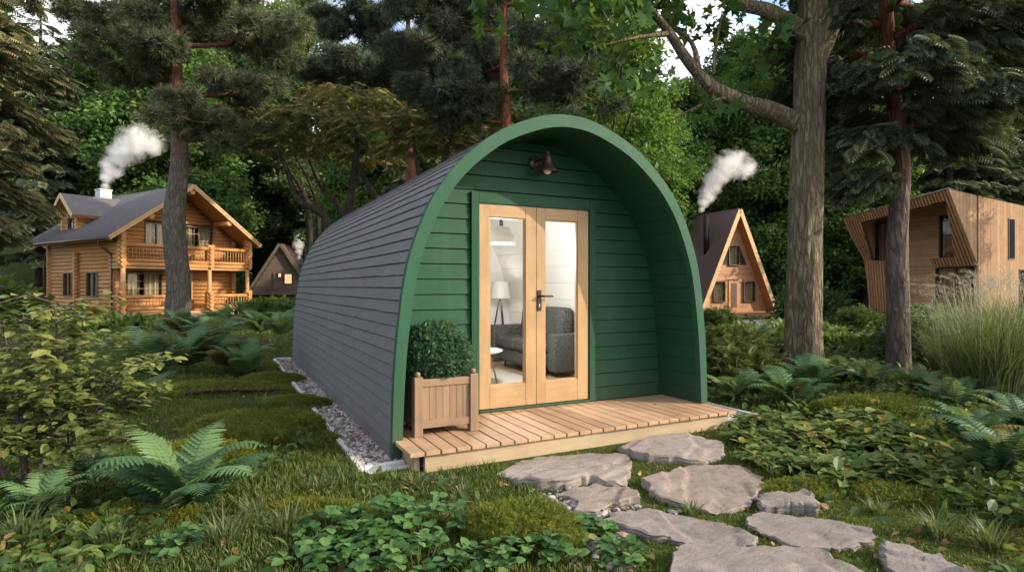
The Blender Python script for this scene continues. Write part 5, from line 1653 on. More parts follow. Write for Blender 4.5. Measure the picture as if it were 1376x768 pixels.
# ---- shrubs
def bush(name, px, d, r, h, mat, tmpl, size, per, lab, cat="bush", seed=1, up=.5, group=None, stemr=.02, clump=.10, sub=16):
    x, y = site(px, d); z = ghs(x, y)
    ro = empty(name, (x, y, z), 0, lab, cat, group)
    n = int(per); a = rng.random(n) * 6.283; q = rng.random(n); zc = q ** .8
    m = 60; k = rng.integers(0, m, n); dd = rdir(m); dd[:, 2] = np.abs(dd[:, 2])
    P = dd[k] * (.62 + .38 * rng.random((m, 1)))[k] + rng.normal(size=(n, 3)) * np.array([.16, .16, .12])
    P[:, 2] = np.abs(P[:, 2]); O = unit(P)
    P = P * np.array([r, r, h * .95])
    C = np.clip(.5 * rng.random(m)[k] + .5 * rng.random(n), 0, 1)
    link("foliage", scatter(name + "_foliage", tmpl[0], tmpl[1], P, leaf_rot(n, up, O * .9, .8), size * (.7 + .6 * rng.random(n)), M[mat], C), ro)
    st = [([(0, 0, -.03), (math.cos(b) * r * .3, math.sin(b) * r * .3, h * .45), (math.cos(b) * r * .6, math.sin(b) * r * .6, h * .8)], [stemr, stemr * .7, stemr * .3]) for b in np.arange(5) * 1.256]
    link("stems", tubes_mesh("stems", st, M['twig'], 6), ro)
    return ro


bush("round_bush", 967, 24, .78, 1.0, 'bush', T_SPRAY2, .17, 5200, "round clipped bush in front of the A-frame cottage door", up=.3)
bush("round_bush", 1148, 20, .80, .95, 'bush', T_SPRAY2, .17, 5200, "round clipped bush between the oak and the slim pine trunk", up=.3)
bush("shrub", 1262, 10.2, .85, .95, 'leaf_dark', T_LEAF, .13, 3600, "dark leafy shrub between the slim pine and the tall grass")
bush("shrub", 1232, 11.5, .75, .85, 'leaf_dark', T_LEAF, .13, 2600, "low dark shrub right behind the slim pine trunk")
bush("juniper", 968, 8.6, .72, .62, 'jun', T_SPRAY, .17, 3200, "olive juniper bush touching the right wall of the pod", up=.7)
bush("juniper", 1012, 9.6, .60, .42, 'jun', T_SPRAY, .17, 2200, "lower juniper bush between the pod and the oak trunk", up=.7)
bush("shrub", 362, 31, 1.25, 1.0, 'bush', T_LEAF, .42, 1300, "large-leaved shrub in front of the far dark cabin")
bush("shrub", 395, 29, 1.1, 1.0, 'leaf_dark', T_LEAF, .36, 1200, "dark shrub just left of the pod's far end")
bush("shrub", 150, 19, 1.2, .5, 'bush', T_LEAF, .30, 1500, "leafy shrub below the corner of the log house")
bush("shrub", 205, 26, .9, .45, 'leaf_dark', T_LEAF, .30, 1300, "dark shrub at the stone base of the log house porch")
bush("shrub", 1090, 34, 2.0, 1.8, 'leaf_dark', T_LEAF2, .30, 3000, "dark shrub behind the oak trunk, right of the cottage terrace")
bush("shrub", 1075, 15, .9, .36, 'cover', T_LEAF, .18, 1500, "low shrub on the lawn directly behind the oak trunk")
bush("shrub", 1120, 12.5, .8, .32, 'cover', T_LEAF, .17, 1500, "low shrub between the oak trunk and the slim pine, in the sun")
bush("shrub", 1010, 14.5, 1.0, .36, 'cover', T_LEAF, .18, 1500, "low shrub on the near edge of the pale path to the cottage")
bush("shrub", 30, 27, 2.0, .9, 'leaf_dark', T_LEAF, .30, 3500, "wide dark shrub at the left side of the log house")
bush("shrub", -60, 20, 2.4, 2.3, 'bush', T_LEAF, .30, 3500, "tall shrub at the left edge behind the yellowish one")
bush("palm_lily", 321, 31.5, .45, .85, 'reed', (T_LEAF2[0] * np.array([.35, 1, 1]), T_LEAF2[1]), .8, 90, "spiky young plant beside the log house porch", "plant", up=.2)
x, y = site(349, 31); pt = empty("flower_pot", (x, y, ghs(x, y)), 0, "terracotta pot standing by the porch corner post", "pot")
MB().lathe([(.0, .0), (.17, .0), (.26, .5), (.29, .5), (.29, .58), (.24, .58), (.22, .5), (.0, .48)], n=24).build("pot", M['terracotta'], pt)
x, y = site(341, 31.2)
bush("potted_plant", 341, 31.2, .38, .62, 'bush', T_LEAF, .25, 260, "small leafy plant next to the terracotta pot", "plant")


# ---- the yellowish shrub in the left foreground
def big_shrub():
    o = np.array([*site(38, 3.75), 0]); o[2] = ghs(o[0], o[1])
    ro = empty("leafy_shrub", o, 0, "large shrub with oval yellowish leaves in layered tiers in the left foreground", "shrub")
    r = np.random.default_rng(8); st = []; P = []; D_ = []; C = []
    mains = [([(0, 0, -.05), (-.04, .02, .35), (-.10, .05, .75), (-.14, .06, 1.15)], .020), ([(0.05, .03, -.05), (.06, .04, .35), (.14, .05, .8), (.13, .02, 1.28)], .016), ([(-.05, -.02, -.05), (-.16, -.03, .3), (-.38, -.05, .65), (-.55, .0, 1.0)], .016), ([(.03, -.03, -.05), (.20, -.03, .3), (.40, -.02, .6), (.55, .04, .85)], .013), ([(.0, .05, 0), (-.1, .3, .4), (-.15, .6, .85), (-.2, .75, 1.15)], .014)]
    for pts, r0 in mains:
        pts = np.array(pts); st.append((pts, [r0, r0 * .85, r0 * .6, r0 * .3]))
        for k in range(30):
            t = .8 + 2.15 * (k + r.random()) / 30; i = min(int(t), 2); c = pts[i] + (pts[i + 1] - pts[i]) * (t - i)
            a = r.random() * 6.283; L = (.26 + .30 * r.random()) * (1.25 - .2 * t)
            d = np.array([math.cos(a), math.sin(a), .12 + .1 * r.normal()]); e = c + d * L; mid = c + d * L * .5 + np.array([0, 0, .03])
            st.append(([c, mid, e + np.array([0, 0, -.03])], [.006, .0045, .002]))
            for j in range(26):
                f = .22 + .82 * r.random(); b = c + (e - c) * f + np.array([0, 0, .03 - .05 * f * f]) + r.normal(size=3) * np.array([.035, .035, .022])
                a2 = a + r.choice([-1, 1]) * (.5 + .7 * r.random()); P.append(b); D_.append((math.cos(a2), math.sin(a2), -.12 + .22 * r.normal())); C.append(np.clip(.3 + .25 * t * .5 + .3 * r.normal(), 0, 1))
    P = np.array(P); n = len(P); D_ = np.array(D_)
    tm = (T_LEAF[0] * np.array([1.0, 1, .8]), T_LEAF[1])
    link("foliage", scatter("shrub_foliage", tm[0], tm[1], P, basis(D_, np.array([0, 0, 1.0]) + .28 * r.normal(size=(n, 3))), .082 * (.6 + .65 * r.random(n)), M['shrub'], np.array(C)), ro)
    link("stems", tubes_mesh("stems", st, M['twig'], 7), ro)


big_shrub()


# ---- round-leaved plants in the foreground and broad-leaved ones on the right
def leafy(name, x, y, r, h, n, size, mat, lab, cat, group, round_=1.5, tmpl=T_LEAF, trio=True):
    z = ghs(x, y); ro = empty(name, (x, y, z), 0, lab, cat, group)
    P = []; D_ = []; C = []; st = []
    for k in range(n):
        a = random.random() * 6.283; q = r * math.sqrt(random.random()); hh = h * (.45 + .55 * random.random()) * (1 - .45 * (q / r) ** 2)
        c = np.array([math.cos(a) * q, math.sin(a) * q, hh]); st.append(([(c[0] * .55, c[1] * .55, 0), (c[0] * .8, c[1] * .8, hh * .6), tuple(c)], [.0030, .0026, .002]))
        b0 = random.random() * 6.283; tone = random.random()
        for j in range(3 if trio else 1):
            b = b0 + j * 2.1 + random.gauss(0, .2); P.append(c); D_.append((math.cos(b), math.sin(b), -.02 + .25 * random.gauss(0, 1))); C.append(min(1, max(0, tone + random.gauss(0, .15))))
    P = np.array(P); m = len(P)
    link("foliage", scatter(name + "_foliage", tmpl[0] * np.array([round_, 1, 1]), tmpl[1], P, basis(np.array(D_), np.array([0, 0, 1.0]) + .25 * rng.normal(size=(m, 3))), size * (.7 + .6 * rng.random(m)), M[mat], np.array(C)), ro)
    link("stems", tubes_mesh("stems", st, M['hosta'], 4, 2), ro)


CL = [(455, 735, .22, .20, "round-leaved plant in the left part of the foreground clover bank"), (520, 725, .24, .24, "tallest round-leaved plant, in the middle of the foreground clover bank"), (575, 722, .22, .22, "round-leaved plant at the right end of the clover bank, near the grass"),
      (500, 760, .20, .18, "round-leaved plant in the front row of the clover bank, left one"), (560, 765, .20, .18, "round-leaved plant in the front row of the clover bank, right one"), (690, 755, .17, .15, "round-leaved plant at the foot of the mossy boulder, left side"),
      (740, 750, .15, .15, "round-leaved plant right in front of the mossy boulder"), (795, 720, .13, .12, "round-leaved sprig between the mossy boulder and the long grey stone"), (830, 752, .14, .11, "round-leaved sprig beside the biggest grey stone"), (640, 768, .16, .13, "round-leaved plant at the bottom edge below the boulder"),
      (420, 765, .18, .17, "round-leaved plant at the bottom edge left of the clover bank"), (250, 752, .16, .14, "small round-leaved plant below the large pale fern")]
for px, py, r, h, lab in CL:
    x, y = sp(px, py); leafy("clover_plant", x, y, r * .95, h * .88, int(560 * r * r + 14), .056, 'clover', lab, "plant", "round-leaved plants in the foreground")
HO = [(1080, 598, .40, .30, "broad-leaved plant in the left part of the leafy bank by the path"), (1130, 600, .42, .34, "broad-leaved plant in the middle of the leafy bank right of the path"), (1185, 605, .40, .32, "broad-leaved plant right of the middle of the leafy bank"), (1235, 612, .36, .28, "broad-leaved plant at the right end of the leafy bank"),
      (1050, 625, .32, .20, "low broad-leaved plant beside the large tan stone"), (1110, 640, .34, .22, "low broad-leaved plant in front of the leafy bank, above the wedge stone"), (1010, 600, .28, .20, "broad-leaved plant off the right end of the deck"), (1160, 575, .36, .30, "broad-leaved plant in the rear of the leafy bank"),
      (1215, 648, .30, .18, "low broad-leaved plant where the leafy bank meets the lawn"), (1040, 575, .34, .26, "broad-leaved plant below the ferns of the oak"), (1270, 640, .32, .22, "broad-leaved plant touching the big bluish fern")]
for px, py, r, h, lab in HO:
    x, y = sp(px, py); leafy("broad_leaved_plant", x, y, r * .85, h * .62, int(330 * r * r + 14), .115, 'hosta', lab, "plant", "broad-leaved plants right of the path", .95)


# ---- tall ornamental grass on the right
def tall_grass(px, py, r, h, n, lab):
    x, y = sp(px, py); ro = empty("tall_grass_clump", (x, y, ghs(x, y)), 0, lab, "grass clump", "tall feathery grass clumps")
    V = []; F = []; tone = []
    PV = []; PF = []
    for k in range(n):
        a = random.random() * 6.283; q = r * .4 * math.sqrt(random.random()); b = np.array([math.cos(a) * q, math.sin(a) * q, 0]); a2 = a + random.gauss(0, .5)
        H_ = h * random.uniform(.55, 1.0); out = r * random.uniform(.3, 1.15); d = np.array([math.cos(a2), math.sin(a2), 0]); sd = np.array([-d[1], d[0], 0]); w = random.uniform(.0035, .007)
        i0 = len(V)
        for j in range(6):
            t = j / 5; c = b + d * out * t ** 2.0 + np.array([0, 0, H_ * (t * 1.12 - .16 * t ** 3)]); ww = w * (1 - t ** 2) + .0006
            V += [c + sd * ww, c - sd * ww]
        for j in range(5): F.append((i0 + 2 * j, i0 + 2 * j + 1, i0 + 2 * j + 3, i0 + 2 * j + 2)); tone.append(random.random() * .7 + .3 * (j / 5))
        if k % 9 == 0:
            top = b + d * out * .55 + np.array([0, 0, h * random.uniform(.92, 1.12)]); L = random.uniform(.22, .36); u0 = d * .75 + np.array([0, 0, .55])
            for j in range(34):
                t = j / 33; c = top + u0 * L * t - np.array([0, 0, .10 * t * t]); q = unit(np.random.default_rng(j + k * 50).normal(size=3) + u0 * .9); s2 = unit(np.cross(q, (0, 0, 1))) * .0016; m = len(PV)
                l_ = .055 * (1 - t * .5); PV += [c + s2, c - s2, c + q * l_]; PF.append((m, m + 1, m + 2))
            m = len(PV); s2 = sd * .0015; PV += [b + s2, b - s2, top + s2, top - s2]; PF += [(m, m + 1, m + 3), (m, m + 3, m + 2)]
    link("blades", mesh_np("blades", np.array(V), [np.array(F)], M['reed'], tone), ro)
    link("plumes", mesh_np("plumes", np.array(PV), [np.array(PF)], M['plume'], rng.random(len(PF))), ro)


tall_grass(1335, 552, .75, 1.32, 950, "tall feathery grass clump in front of the modern house, inner one")
tall_grass(1400, 548, .75, 1.38, 850, "tall feathery grass clump cut by the right frame edge")
tall_grass(1330, 515, .65, 1.35, 650, "tall feathery grass clump standing behind the inner one")
tall_grass(1275, 520, .5, .95, 420, "shorter feathery grass clump next to the dark shrub")

def tuft(px, py, r, h, n, lab, mat='reed'):
    x, y = sp(px, py); V = []; F = []; tone = []
    for k in range(n):
        a = random.random() * 6.283; q = r * .5 * math.sqrt(random.random()); b = np.array([math.cos(a) * q, math.sin(a) * q, -.01]); a2 = a + random.gauss(0, .6)
        H_ = h * random.uniform(.5, 1.0); out = r * random.uniform(.3, 1.3); d = np.array([math.cos(a2), math.sin(a2), 0]); sd_ = np.array([-d[1], d[0], 0]); w = random.uniform(.003, .0058); i0 = len(V)
        for j in range(5):
            t = j / 4; c = b + d * out * t ** 1.8 + np.array([0, 0, H_ * (t * 1.15 - .25 * t ** 3)]); ww = w * (1 - t ** 2) + .0005
            V += [c + sd_ * ww, c - sd_ * ww]
        tn = random.random()
        for j in range(4): F.append((i0 + 2 * j, i0 + 2 * j + 1, i0 + 2 * j + 3, i0 + 2 * j + 2)); tone.append(tn)
    o = link("grass_tuft", mesh_np("grass_tuft", np.array(V), [np.array(F)], M[mat], tone), None, (x, y, ghs(x, y)))
    tag(o, lab, "grass tuft", "longer grass tufts in the clearing")


for a in [(300, 752, .14, .22, 90, "long grass tuft at the bottom edge right of the large pale fern"), (385, 735, .12, .20, 80, "long grass tuft left of the clover bank"), (345, 700, .12, .17, 70, "grass tuft between the large pale fern and the lawn"),
          (30, 735, .14, .28, 90, "tall grass tuft in the bottom left corner under the shrub"), (150, 740, .13, .24, 80, "grass tuft at the bottom edge below the large pale fern's left fronds"), (95, 690, .12, .22, 70, "grass tuft between the shrub stems and the large pale fern"),
          (430, 660, .10, .14, 60, "small grass tuft in the lawn in front of the gravel corner"), (560, 655, .10, .13, 60, "small grass tuft in the lawn below the planter"), (620, 668, .10, .14, 60, "grass tuft in the lawn left of the mossy boulder"),
          (930, 690, .07, .10, 40, "tiny grass tuft squeezed between the long grey and the tan stones"), (1260, 720, .12, .16, 80, "grass tuft in the right lawn below the mossy mound"), (1330, 735, .12, .18, 80, "grass tuft at the right frame edge in the lawn"),
          (1180, 690, .10, .12, 60, "grass tuft beside the tip of the wedge-shaped stone"), (345, 560, .16, .26, 80, "grass tuft between the mossy mound and the mossy ridge"), (1040, 640, .10, .14, 50, "grass tuft behind the smallest grey stone")]: tuft(*a)

# ---- mossy boulder, dead log, fallen branch
def mossy(name, x, y, rx, ry, h, lab, cat, seed, rz=0):
    ro = empty(name, (x, y, ghs(x, y) - .02), rz, lab, cat)
    bm = bmesh.new(); bmesh.ops.create_icosphere(bm, subdivisions=5, radius=1)
    V = np.array([v.co[:] for v in bm.verts]); F = np.array([[v.index for v in f.verts] for f in bm.faces]); bm.free()
    k = 1 + .55 * (fbm(V[:, 0] * 1.5 + seed, V[:, 1] * 1.5 + V[:, 2], seed, 3) - .5) + .10 * (fbm(V[:, 0] * 7, V[:, 1] * 7 + V[:, 2] * 5, seed + 2, 3) - .5)
    V = V * k[:, None]; V[:, 2] = np.maximum(V[:, 2], -.3); V = V * np.array([rx, ry, h])
    t = NT(name + '_moss'); v = t.coord(); n1 = t.noise(v, 9, 6, .65); n2 = t.noise(v, 70, 4, .7)
    c = t.ramp(n1, [(.35, (.045, .060, .010)), (.55, (.115, .135, .016)), (.75, (.18, .185, .025))]); t.bsdf(t.mix(t.math('MULTIPLY', n2, .5), c, (.03, .045, .005)), .95, t.bump(t.math('ADD', n1, n2), 1, .03), .1)
    link("boulder", mesh_np("boulder", V, [F], t.m, None, True), ro)
    n = int(24000 * min(rx, .6)); i = rng.integers(0, len(V), n); P = V[i] + rng.normal(size=(n, 3)) * .01; P = P[P[:, 2] > -.02]; n = len(P)
    dd = unit(P / np.array([rx, ry, h])) + .6 * rng.normal(size=(n, 3))
    sp_ = (T_SPRAY2[0] * np.array([.8, 1, 1]), T_SPRAY2[1])
    link("moss", scatter("moss", sp_[0], sp_[1], P, basis(unit(dd), rdir(n)), .030 * (.6 + .9 * rng.random(n)), M['moss'], np.clip(fbm(P[:, 0] * 9, P[:, 1] * 9, 3) * 1.2 - .2 + .25 * rng.normal(size=n), 0, 1)), ro)


x, y = sp(698, 722); mossy("mossy_boulder", x, y, .30, .24, .20, "bright green mossy boulder in the foreground beside the long grey stone", "boulder", 4, -.4)
x, y = sp(345, 590); mossy("mossy_mound", x, y, .62, .30, .20, "low mossy mound left of the pod, behind the large pale fern", "mound", 9, -.35)
x, y = sp(1200, 668); mossy("mossy_mound", x, y, .26, .17, .075, "small yellowish mossy mound in the right lawn", "mound", 12, -.5)
for px, py, rx, ry, h, sd_, lab in [(368, 512, .50, .24, .14, 21, "mossy hump close to the gravel kerb, the farthest of the left humps"), (392, 546, .42, .22, .12, 22, "small mossy hump touching the middle of the gravel kerb"),
        (408, 592, .34, .18, .09, 23, "lowest mossy hump beside the gravel kerb, nearest the pod corner"), (270, 615, .42, .22, .12, 24, "mossy hump just behind the large pale fern"), (185, 700, .34, .2, .10, 26, "mossy hump under the leftmost fronds of the large pale fern"),
        (1185, 562, .75, .26, .17, 27, "long yellowish mossy ridge behind the leafy bank, right of the oak"), (1285, 590, .5, .22, .13, 28, "mossy hump between the leafy bank and the tall grass"), (1075, 660, .30, .16, .07, 29, "small mossy hump behind the wedge-shaped stone"),
        (420, 700, .34, .18, .08, 30, "flat mossy hump in the lawn left of the clover bank")]:
    x, y = sp(px, py); mossy("mossy_mound", x, y, rx, ry, h, lab, "mound", sd_, -.45)
x, y = sp(300, 535); mossy("mossy_mound", x, y, .85, .32, .20, "long mossy ridge behind the low mound, below the fern bank", "mound", 15, -.45)
x, y = site(330, 11.9); dl = empty("dead_log", (x, y, ghs(x, y) + .10), .15 - YAW + .3, "short broken dead log lying behind the ferns left of the pod", "log")
Vt, Ft = trunk_np([(-.45, 0, 0), (-.15, .03, .06), (.15, -.02, .03), (.45, 0, .08)], [.10, .14, .13, .10], 26, 10, .12, 4, 9); link("bark", mesh_np("bark", Vt, [Ft], M['logdead'], None, True), dl)
MB().bar((.449, 0, .08), (.462, 0, .081), .092, 16).bar((-.449, 0, 0), (-.46, 0, 0), .095, 16).build("cut_end", M['cutwood'], dl)
MB().tube([(-.05, -.05, .08), (-.1, -.12, .22)], [.05, .03], 8).build("stub", M['logdead'], dl)
x, y = sp(232, 545)
o = link("fallen_branch", tubes_mesh("fallen_branch", [([(-.5, 0, .04), (-.1, .04, .07), (.3, 0, .06), (.55, .06, .05)], [.02, .028, .024, .012]), ([(.1, .02, .065), (.3, -.15, .08)], [.014, .006])], M['logdead'], 9, 5), None, (x + .6, y - .1, ghs(x + .6, y - .1) + .02), -.3)
tag(o, "thin dark fallen branch lying between the mossy mound and ridge", "branch")

# ---- grass, cover, leaf litter (nobody could count these)
def wedge(n, d0, d1, a=rad(55), p=1.0):
    """points spread over the visible sector of the clearing, denser near the camera"""
    d = d0 * (d1 / d0) ** (rng.random(n) ** p); t = rng.uniform(-1, 1, n) * math.tan(a)
    return CAM[0] + FW[0] * d + RT[0] * d * t, CAM[1] + FW[1] * d + RT[1] * d * t, d


def open_ground(x, y, grow=.01, pod=(-1.962, 2.175, -.31, 7.27)):
    k = rect_out(x, y, *pod) > 0
    k &= ~((rect_out(x, y, -1.62, 1.62, -.46, 0) <= 0))
    k |= (rect_out(x, y, -1.62, 1.55, -.29, -.17) < 0) & (y < -.46)
    for _, P in STONES: k &= ~in_poly(x, y, P, grow)
    return k


def lat_dep(x, y):
    return (x - CAM[0]) * RT[0] + (y - CAM[1]) * RT[1], (x - CAM[0]) * FW[0] + (y - CAM[1]) * FW[1]


n = 560000
x, y, d = wedge(n, 1.75, 26, p=1.15)
lush = fbm(x * 1.1 + 5, y * 1.1, 41, 3)
path_ = (np.abs(x + .1) < .9) & (np.abs(y + 1.75) < 1.35)
keep = open_ground(x, y, -.035) & (rng.random(n) < np.where(path_, .62, np.clip((lush - .22) * 3.2, .25, 1)))
x, y, d, lush, path_ = x[keep], y[keep], d[keep], lush[keep], path_[keep]; n = len(x)
h = (.024 + .038 * rng.random(n) ** 1.3) * (.65 + .75 * lush) * np.where(path_, .45, 1) * (1 + .025 * d)
wd = (.0038 + .0032 * rng.random(n)) * (1 + .13 * d)
a = rng.random(n) * 6.283; dr = np.stack([np.cos(a), np.sin(a), np.zeros(n)], 1)
rot = basis(dr, np.array([0, 0, 1.0]) + .35 * rng.normal(size=(n, 3)) * np.array([1, 1, 0]))
P = np.stack([x, y, gh(x, y) - .006], 1)
tone = np.clip(.15 + .75 * fbm(x * .8, y * .8, 45, 3) * 1.0 + .28 * rng.normal(size=n) - .1, 0, 1)
tag(link("grass", scatter("grass", T_BLADE[0], T_BLADE[1], P, rot, np.stack([wd, h * .9, h], 1), M['grass'], tone)), "short mossy grass covering the clearing", "grass", kind='stuff')

n = 80000
x, y, d = wedge(n, 1.9, 34)
L_, D_ = lat_dep(x, y)
cov = fbm(x * .55 + 9, y * .55, 51, 3)
w_ = np.where(L_ > 1.0, np.clip((cov - .38) * 6, 0, 1), np.clip((cov - .50) * 6, 0, 1)) * np.where(D_ > 11, 1.0, .75)
w_ = np.where((L_ > 1.9) & (D_ > 4.6) & (D_ < 12), np.maximum(w_, .6), w_); w_ = np.where((L_ < -1.9) & (D_ < 4.5), np.maximum(w_, .55), w_)
w_ = np.where((np.abs(x + .1) < 1.2) & (np.abs(y + 1.7) < 1.5), w_ * .08, w_); w_ = np.where((L_ < .6) & (L_ > -1.7) & (D_ < 11), w_ * .12, w_)
k = open_ground(x, y, .03, (-2.1, 2.3, -.5, 7.4)) & (rng.random(n) < w_); x, y, d = x[k], y[k], d[k]; n = len(x)
P = np.stack([x, y, gh(x, y) + (.02 + .11 * rng.random(n) ** 1.4) * (1 + .03 * d)], 1)
s = (.040 + .045 * rng.random(n)) * (1 + .07 * d)
tag(link("ground_cover", scatter("ground_cover", T_LEAF[0], T_LEAF[1], P, leaf_rot(n, .72, None, .5), s, M['cover'], np.clip(fbm(x * 1.3, y * 1.3, 55) * 1.1 - .15 + .25 * rng.normal(size=n), 0, 1))), "low mixed leaves covering the forest floor", "ground cover", kind='stuff')

n = 2600
x, y, d = wedge(n, 1.9, 12); k = open_ground(x, y); x, y = x[k], y[k]; n = len(x)
dk = np.column_stack([rng.uniform(-1.5, 1.6, 16), rng.uniform(-.38, .58, 16), np.full(16, .162)])
litter = foliage('fallen_leaves', [(0, (.05, .028, .014)), (.6, (.13, .070, .030)), (1, (.22, .14, .06))], .15)
tag(link("leaf_litter", scatter("leaf_litter", T_LEAF[0], T_LEAF[1], np.vstack([np.stack([x, y, gh(x, y) + .012 + .02 * rng.random(n)], 1), dk]), np.concatenate([leaf_rot(n, .6, None, .4), leaf_rot(16, .97, None, .1)]), np.concatenate([.035 + .03 * rng.random(n), .03 + .02 * rng.random(16)]), litter)), "brown fallen leaves scattered in the grass", "leaves", kind='stuff')
n = 700
x = rng.uniform(-1.35, -.35, n); y = rng.uniform(-2.5, -1.1, n); k = open_ground(x, y, .0) & (fbm(x * 2.2, y * 2.2, 61) > .50); x, y = x[k], y[k]; n = len(x)
s = .010 + .026 * rng.random(n) ** 2.5
tag(link("pebbles", scatter("pebbles", T_PEB[0], T_PEB[1], np.stack([x, y, gh(x, y) + s * .25], 1), basis(np.stack([np.cos(a[:n]), np.sin(a[:n]), np.zeros(n)], 1), np.array([0, 0, 1.0]) + .2 * rng.normal(size=(n, 3))), np.stack([s * 1.3, s, s * .6], 1), M['pebble'])), "small grey pebbles between the stepping stones", "pebbles", kind='stuff')


# ================================================================== chimney smoke
def smoke(name, base, blobs, dens, lab, seed):
    """plume: closed lumpy shell along the puffs; density lives inside the puffs, torn by noise"""
    t = NT(name); tc = t.n('ShaderNodeTexCoord'); pos = tc.outputs['Object']
    R0 = max(b[3] for b in blobs)
    nz = t.n('ShaderNodeTexNoise'); nz.inputs['Scale'].default_value = 1.7 / R0; nz.inputs['Detail'].default_value = 5; nz.inputs['Roughness'].default_value = .62
    t.l(pos, nz.inputs['Vector'])
    f = None
    for x, y, z, r in blobs:
        d = t.n('ShaderNodeVectorMath'); d.operation = 'DISTANCE'; d.inputs[1].default_value = (x, y, z); t.l(pos, d.inputs[0])
        q = t.math('MULTIPLY', d.outputs['Value'], 1.0 / r)
        if f is None: f = q
        else:
            m = t.n('ShaderNodeMath'); m.operation = 'SMOOTH_MIN'; m.inputs[2].default_value = .25; t.l(f, m.inputs[0]); t.l(q, m.inputs[1]); f = m.outputs[0]
    g = t.math('ADD', f, t.math('MULTIPLY', t.math('SUBTRACT', nz.outputs['Fac'], .5), 2.6))
    mr = t.n('ShaderNodeMapRange'); mr.interpolation_type = 'SMOOTHSTEP'
    for i, v in ((1, -.05), (2, 1.16), (3, dens), (4, 0)): mr.inputs[i].default_value = v
    t.l(g, mr.inputs[0])
    sp3 = t.n('ShaderNodeSeparateXYZ'); t.l(pos, sp3.inputs[0])
    fade = t.n('ShaderNodeMapRange'); fade.inputs[2].default_value = max(b[2] for b in blobs); fade.inputs[3].default_value = 1.0; fade.inputs[4].default_value = .32; t.l(sp3.outputs[2], fade.inputs[0])
    v = t.n('ShaderNodeVolumePrincipled'); v.inputs['Color'].default_value = (.97, .96, .95, 1); v.inputs['Anisotropy'].default_value = .0
    t.l(t.math('MULTIPLY', mr.outputs[0], fade.outputs[0]), v.inputs['Density']); t.l(v.outputs[0], t.out.inputs['Volume'])
    c = [np.array(b[:3]) for b in blobs]; rs = [b[3] * 1.22 for b in blobs]
    pts = [c[0] - unit(c[1] - c[0]) * rs[0] * .9] + c + [c[-1] + unit(c[-1] - c[-2]) * rs[-1] * 1.0]; rr = [rs[0] * .5] + rs + [rs[-1] * .4]
    mb = MB(); mb.tube(pts, rr, 16)
    o = mb.build("smoke_plume", t.m); o.location = base
    tag(o, lab, "smoke", "chimney smoke plumes"); return o


def plume(px0, py0, d, pts, dens, lab, seed):
    o = PT(px0, py0, d)
    bl = []
    for px, py, r in pts: bl.append((*(PT(px, py, d) - o), r * 1.2 / FOC * d))
    smoke("smoke", tuple(o), bl, dens, lab, seed)


plume(142, 258, 40.2, [(142, 250, 5), (144, 238, 8), (149, 226, 12), (157, 212, 14), (167, 203, 15), (178, 194, 19), (192, 190, 20), (202, 192, 15)], 4.2, "white smoke rising from the log house chimney", 1)
plume(943, 288, 37.5, [(943, 281, 4), (946, 272, 7), (951, 260, 10), (957, 247, 12), (966, 235, 14), (976, 224, 17), (987, 219, 16), (1002, 226, 13)], 4.5, "pinkish white smoke drifting from the black flue of the A-frame cottage", 2)
plume(402, 350, 57, [(402, 346, 2.5), (402, 338, 4.5), (401, 330, 6), (402, 323, 6.5), (403, 317, 6.5)], 10, "small white smoke puff above the far dark cabin", 3)

# ================================================================== light, sky, camera
SUN_AZ, SUN_EL = rad(52.0), rad(25.5)                       # measured from the pod's front normal (-Y) towards +X
sd = Vector((math.sin(SUN_AZ) * math.cos(SUN_EL), -math.cos(SUN_AZ) * math.cos(SUN_EL), math.sin(SUN_EL)))
ld = bpy.data.lights.new("sun", 'SUN'); ld.energy = 2.4; ld.angle = rad(.5); ld.color = (1.0, .86, .68)
so = bpy.data.objects.new("sun", ld); col.objects.link(so); so.rotation_euler = sd.to_track_quat('Z', 'Y').to_euler()
wd_ = bpy.data.worlds.new("World"); sc.world = wd_; wd_.use_nodes = True
nt = wd_.node_tree; nt.nodes.clear()
sky = nt.nodes.new('ShaderNodeTexSky'); sky.sky_type = 'NISHITA'; sky.sun_disc = False; sky.sun_elevation = SUN_EL; sky.sun_rotation = math.atan2(sd.x, sd.y)
sky.air_density = .75; sky.dust_density = 2.0; sky.ozone_density = .7
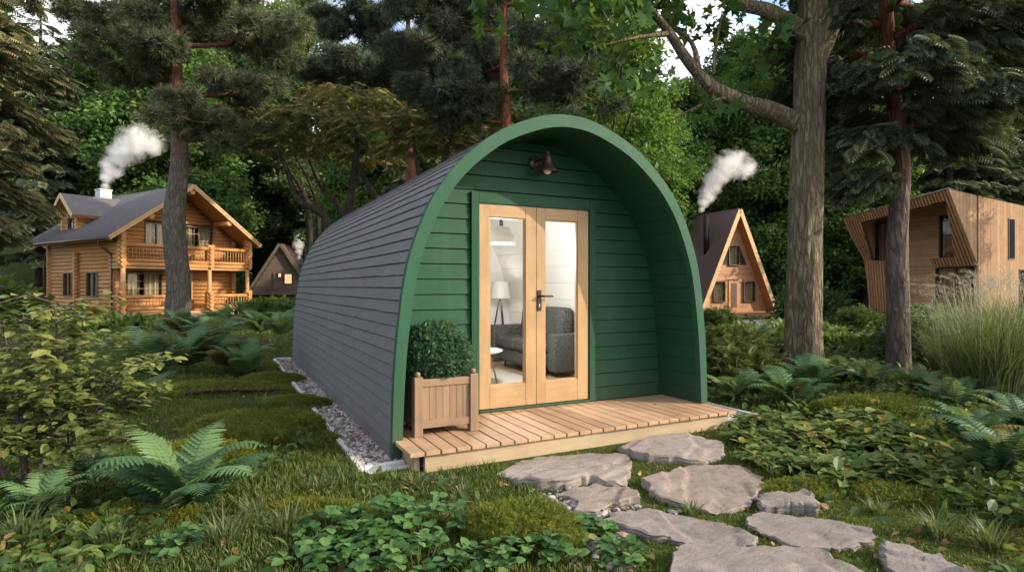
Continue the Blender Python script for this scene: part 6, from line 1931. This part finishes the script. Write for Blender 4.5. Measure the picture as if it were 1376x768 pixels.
tcw = nt.nodes.new('ShaderNodeTexCoord'); mpw = nt.nodes.new('ShaderNodeMapping'); mpw.inputs['Scale'].default_value = (1.6, 1.6, 3.2)
nzw = nt.nodes.new('ShaderNodeTexNoise'); nzw.inputs['Scale'].default_value = 2.2; nzw.inputs['Detail'].default_value = 7; nzw.inputs['Roughness'].default_value = .6
rmw = nt.nodes.new('ShaderNodeValToRGB'); rmw.color_ramp.elements[0].position = .40; rmw.color_ramp.elements[1].position = .62
mxw = nt.nodes.new('ShaderNodeMix'); mxw.data_type = 'RGBA'; mxw.inputs[7].default_value = (6.2, 6.0, 5.8, 1)       # broken cloud
nt.links.new(tcw.outputs['Generated'], mpw.inputs[0]); nt.links.new(mpw.outputs[0], nzw.inputs['Vector']); nt.links.new(nzw.outputs['Fac'], rmw.inputs[0])
mlw = nt.nodes.new('ShaderNodeMath'); mlw.operation = 'MULTIPLY'; mlw.inputs[1].default_value = .85; nt.links.new(rmw.outputs[0], mlw.inputs[0]); nt.links.new(mlw.outputs[0], mxw.inputs[0])
bg = nt.nodes.new('ShaderNodeBackground'); bg.inputs[1].default_value = .15
wo = nt.nodes.new('ShaderNodeOutputWorld'); nt.links.new(sky.outputs[0], mxw.inputs[6]); nt.links.new(mxw.outputs[2], bg.inputs[0]); nt.links.new(bg.outputs[0], wo.inputs[0])

cam = bpy.data.cameras.new("camera"); co = bpy.data.objects.new("camera", cam); col.objects.link(co)
cam.sensor_width = 36; cam.lens = FOC / 1376 * 36; cam.clip_start = .05; cam.clip_end = 900
co.location = CAM; co.rotation_euler = (rad(90), 0, -YAW); sc.camera = co
sc.view_settings.view_transform = 'Standard'; sc.view_settings.look = 'None'; sc.view_settings.gamma = 1; sc.view_settings.exposure = 1.5
sc.view_settings.use_curve_mapping = False
sc.render.engine = 'CYCLES'
cy = sc.cycles
cy.max_bounces = 8; cy.diffuse_bounces = 4; cy.glossy_bounces = 3; cy.transmission_bounces = 6; cy.transparent_max_bounces = 12; cy.volume_bounces = 3
cy.use_denoising = True
cy.sample_clamp_indirect = 6
cy.volume_step_rate = 1.0; cy.volume_max_steps = 256
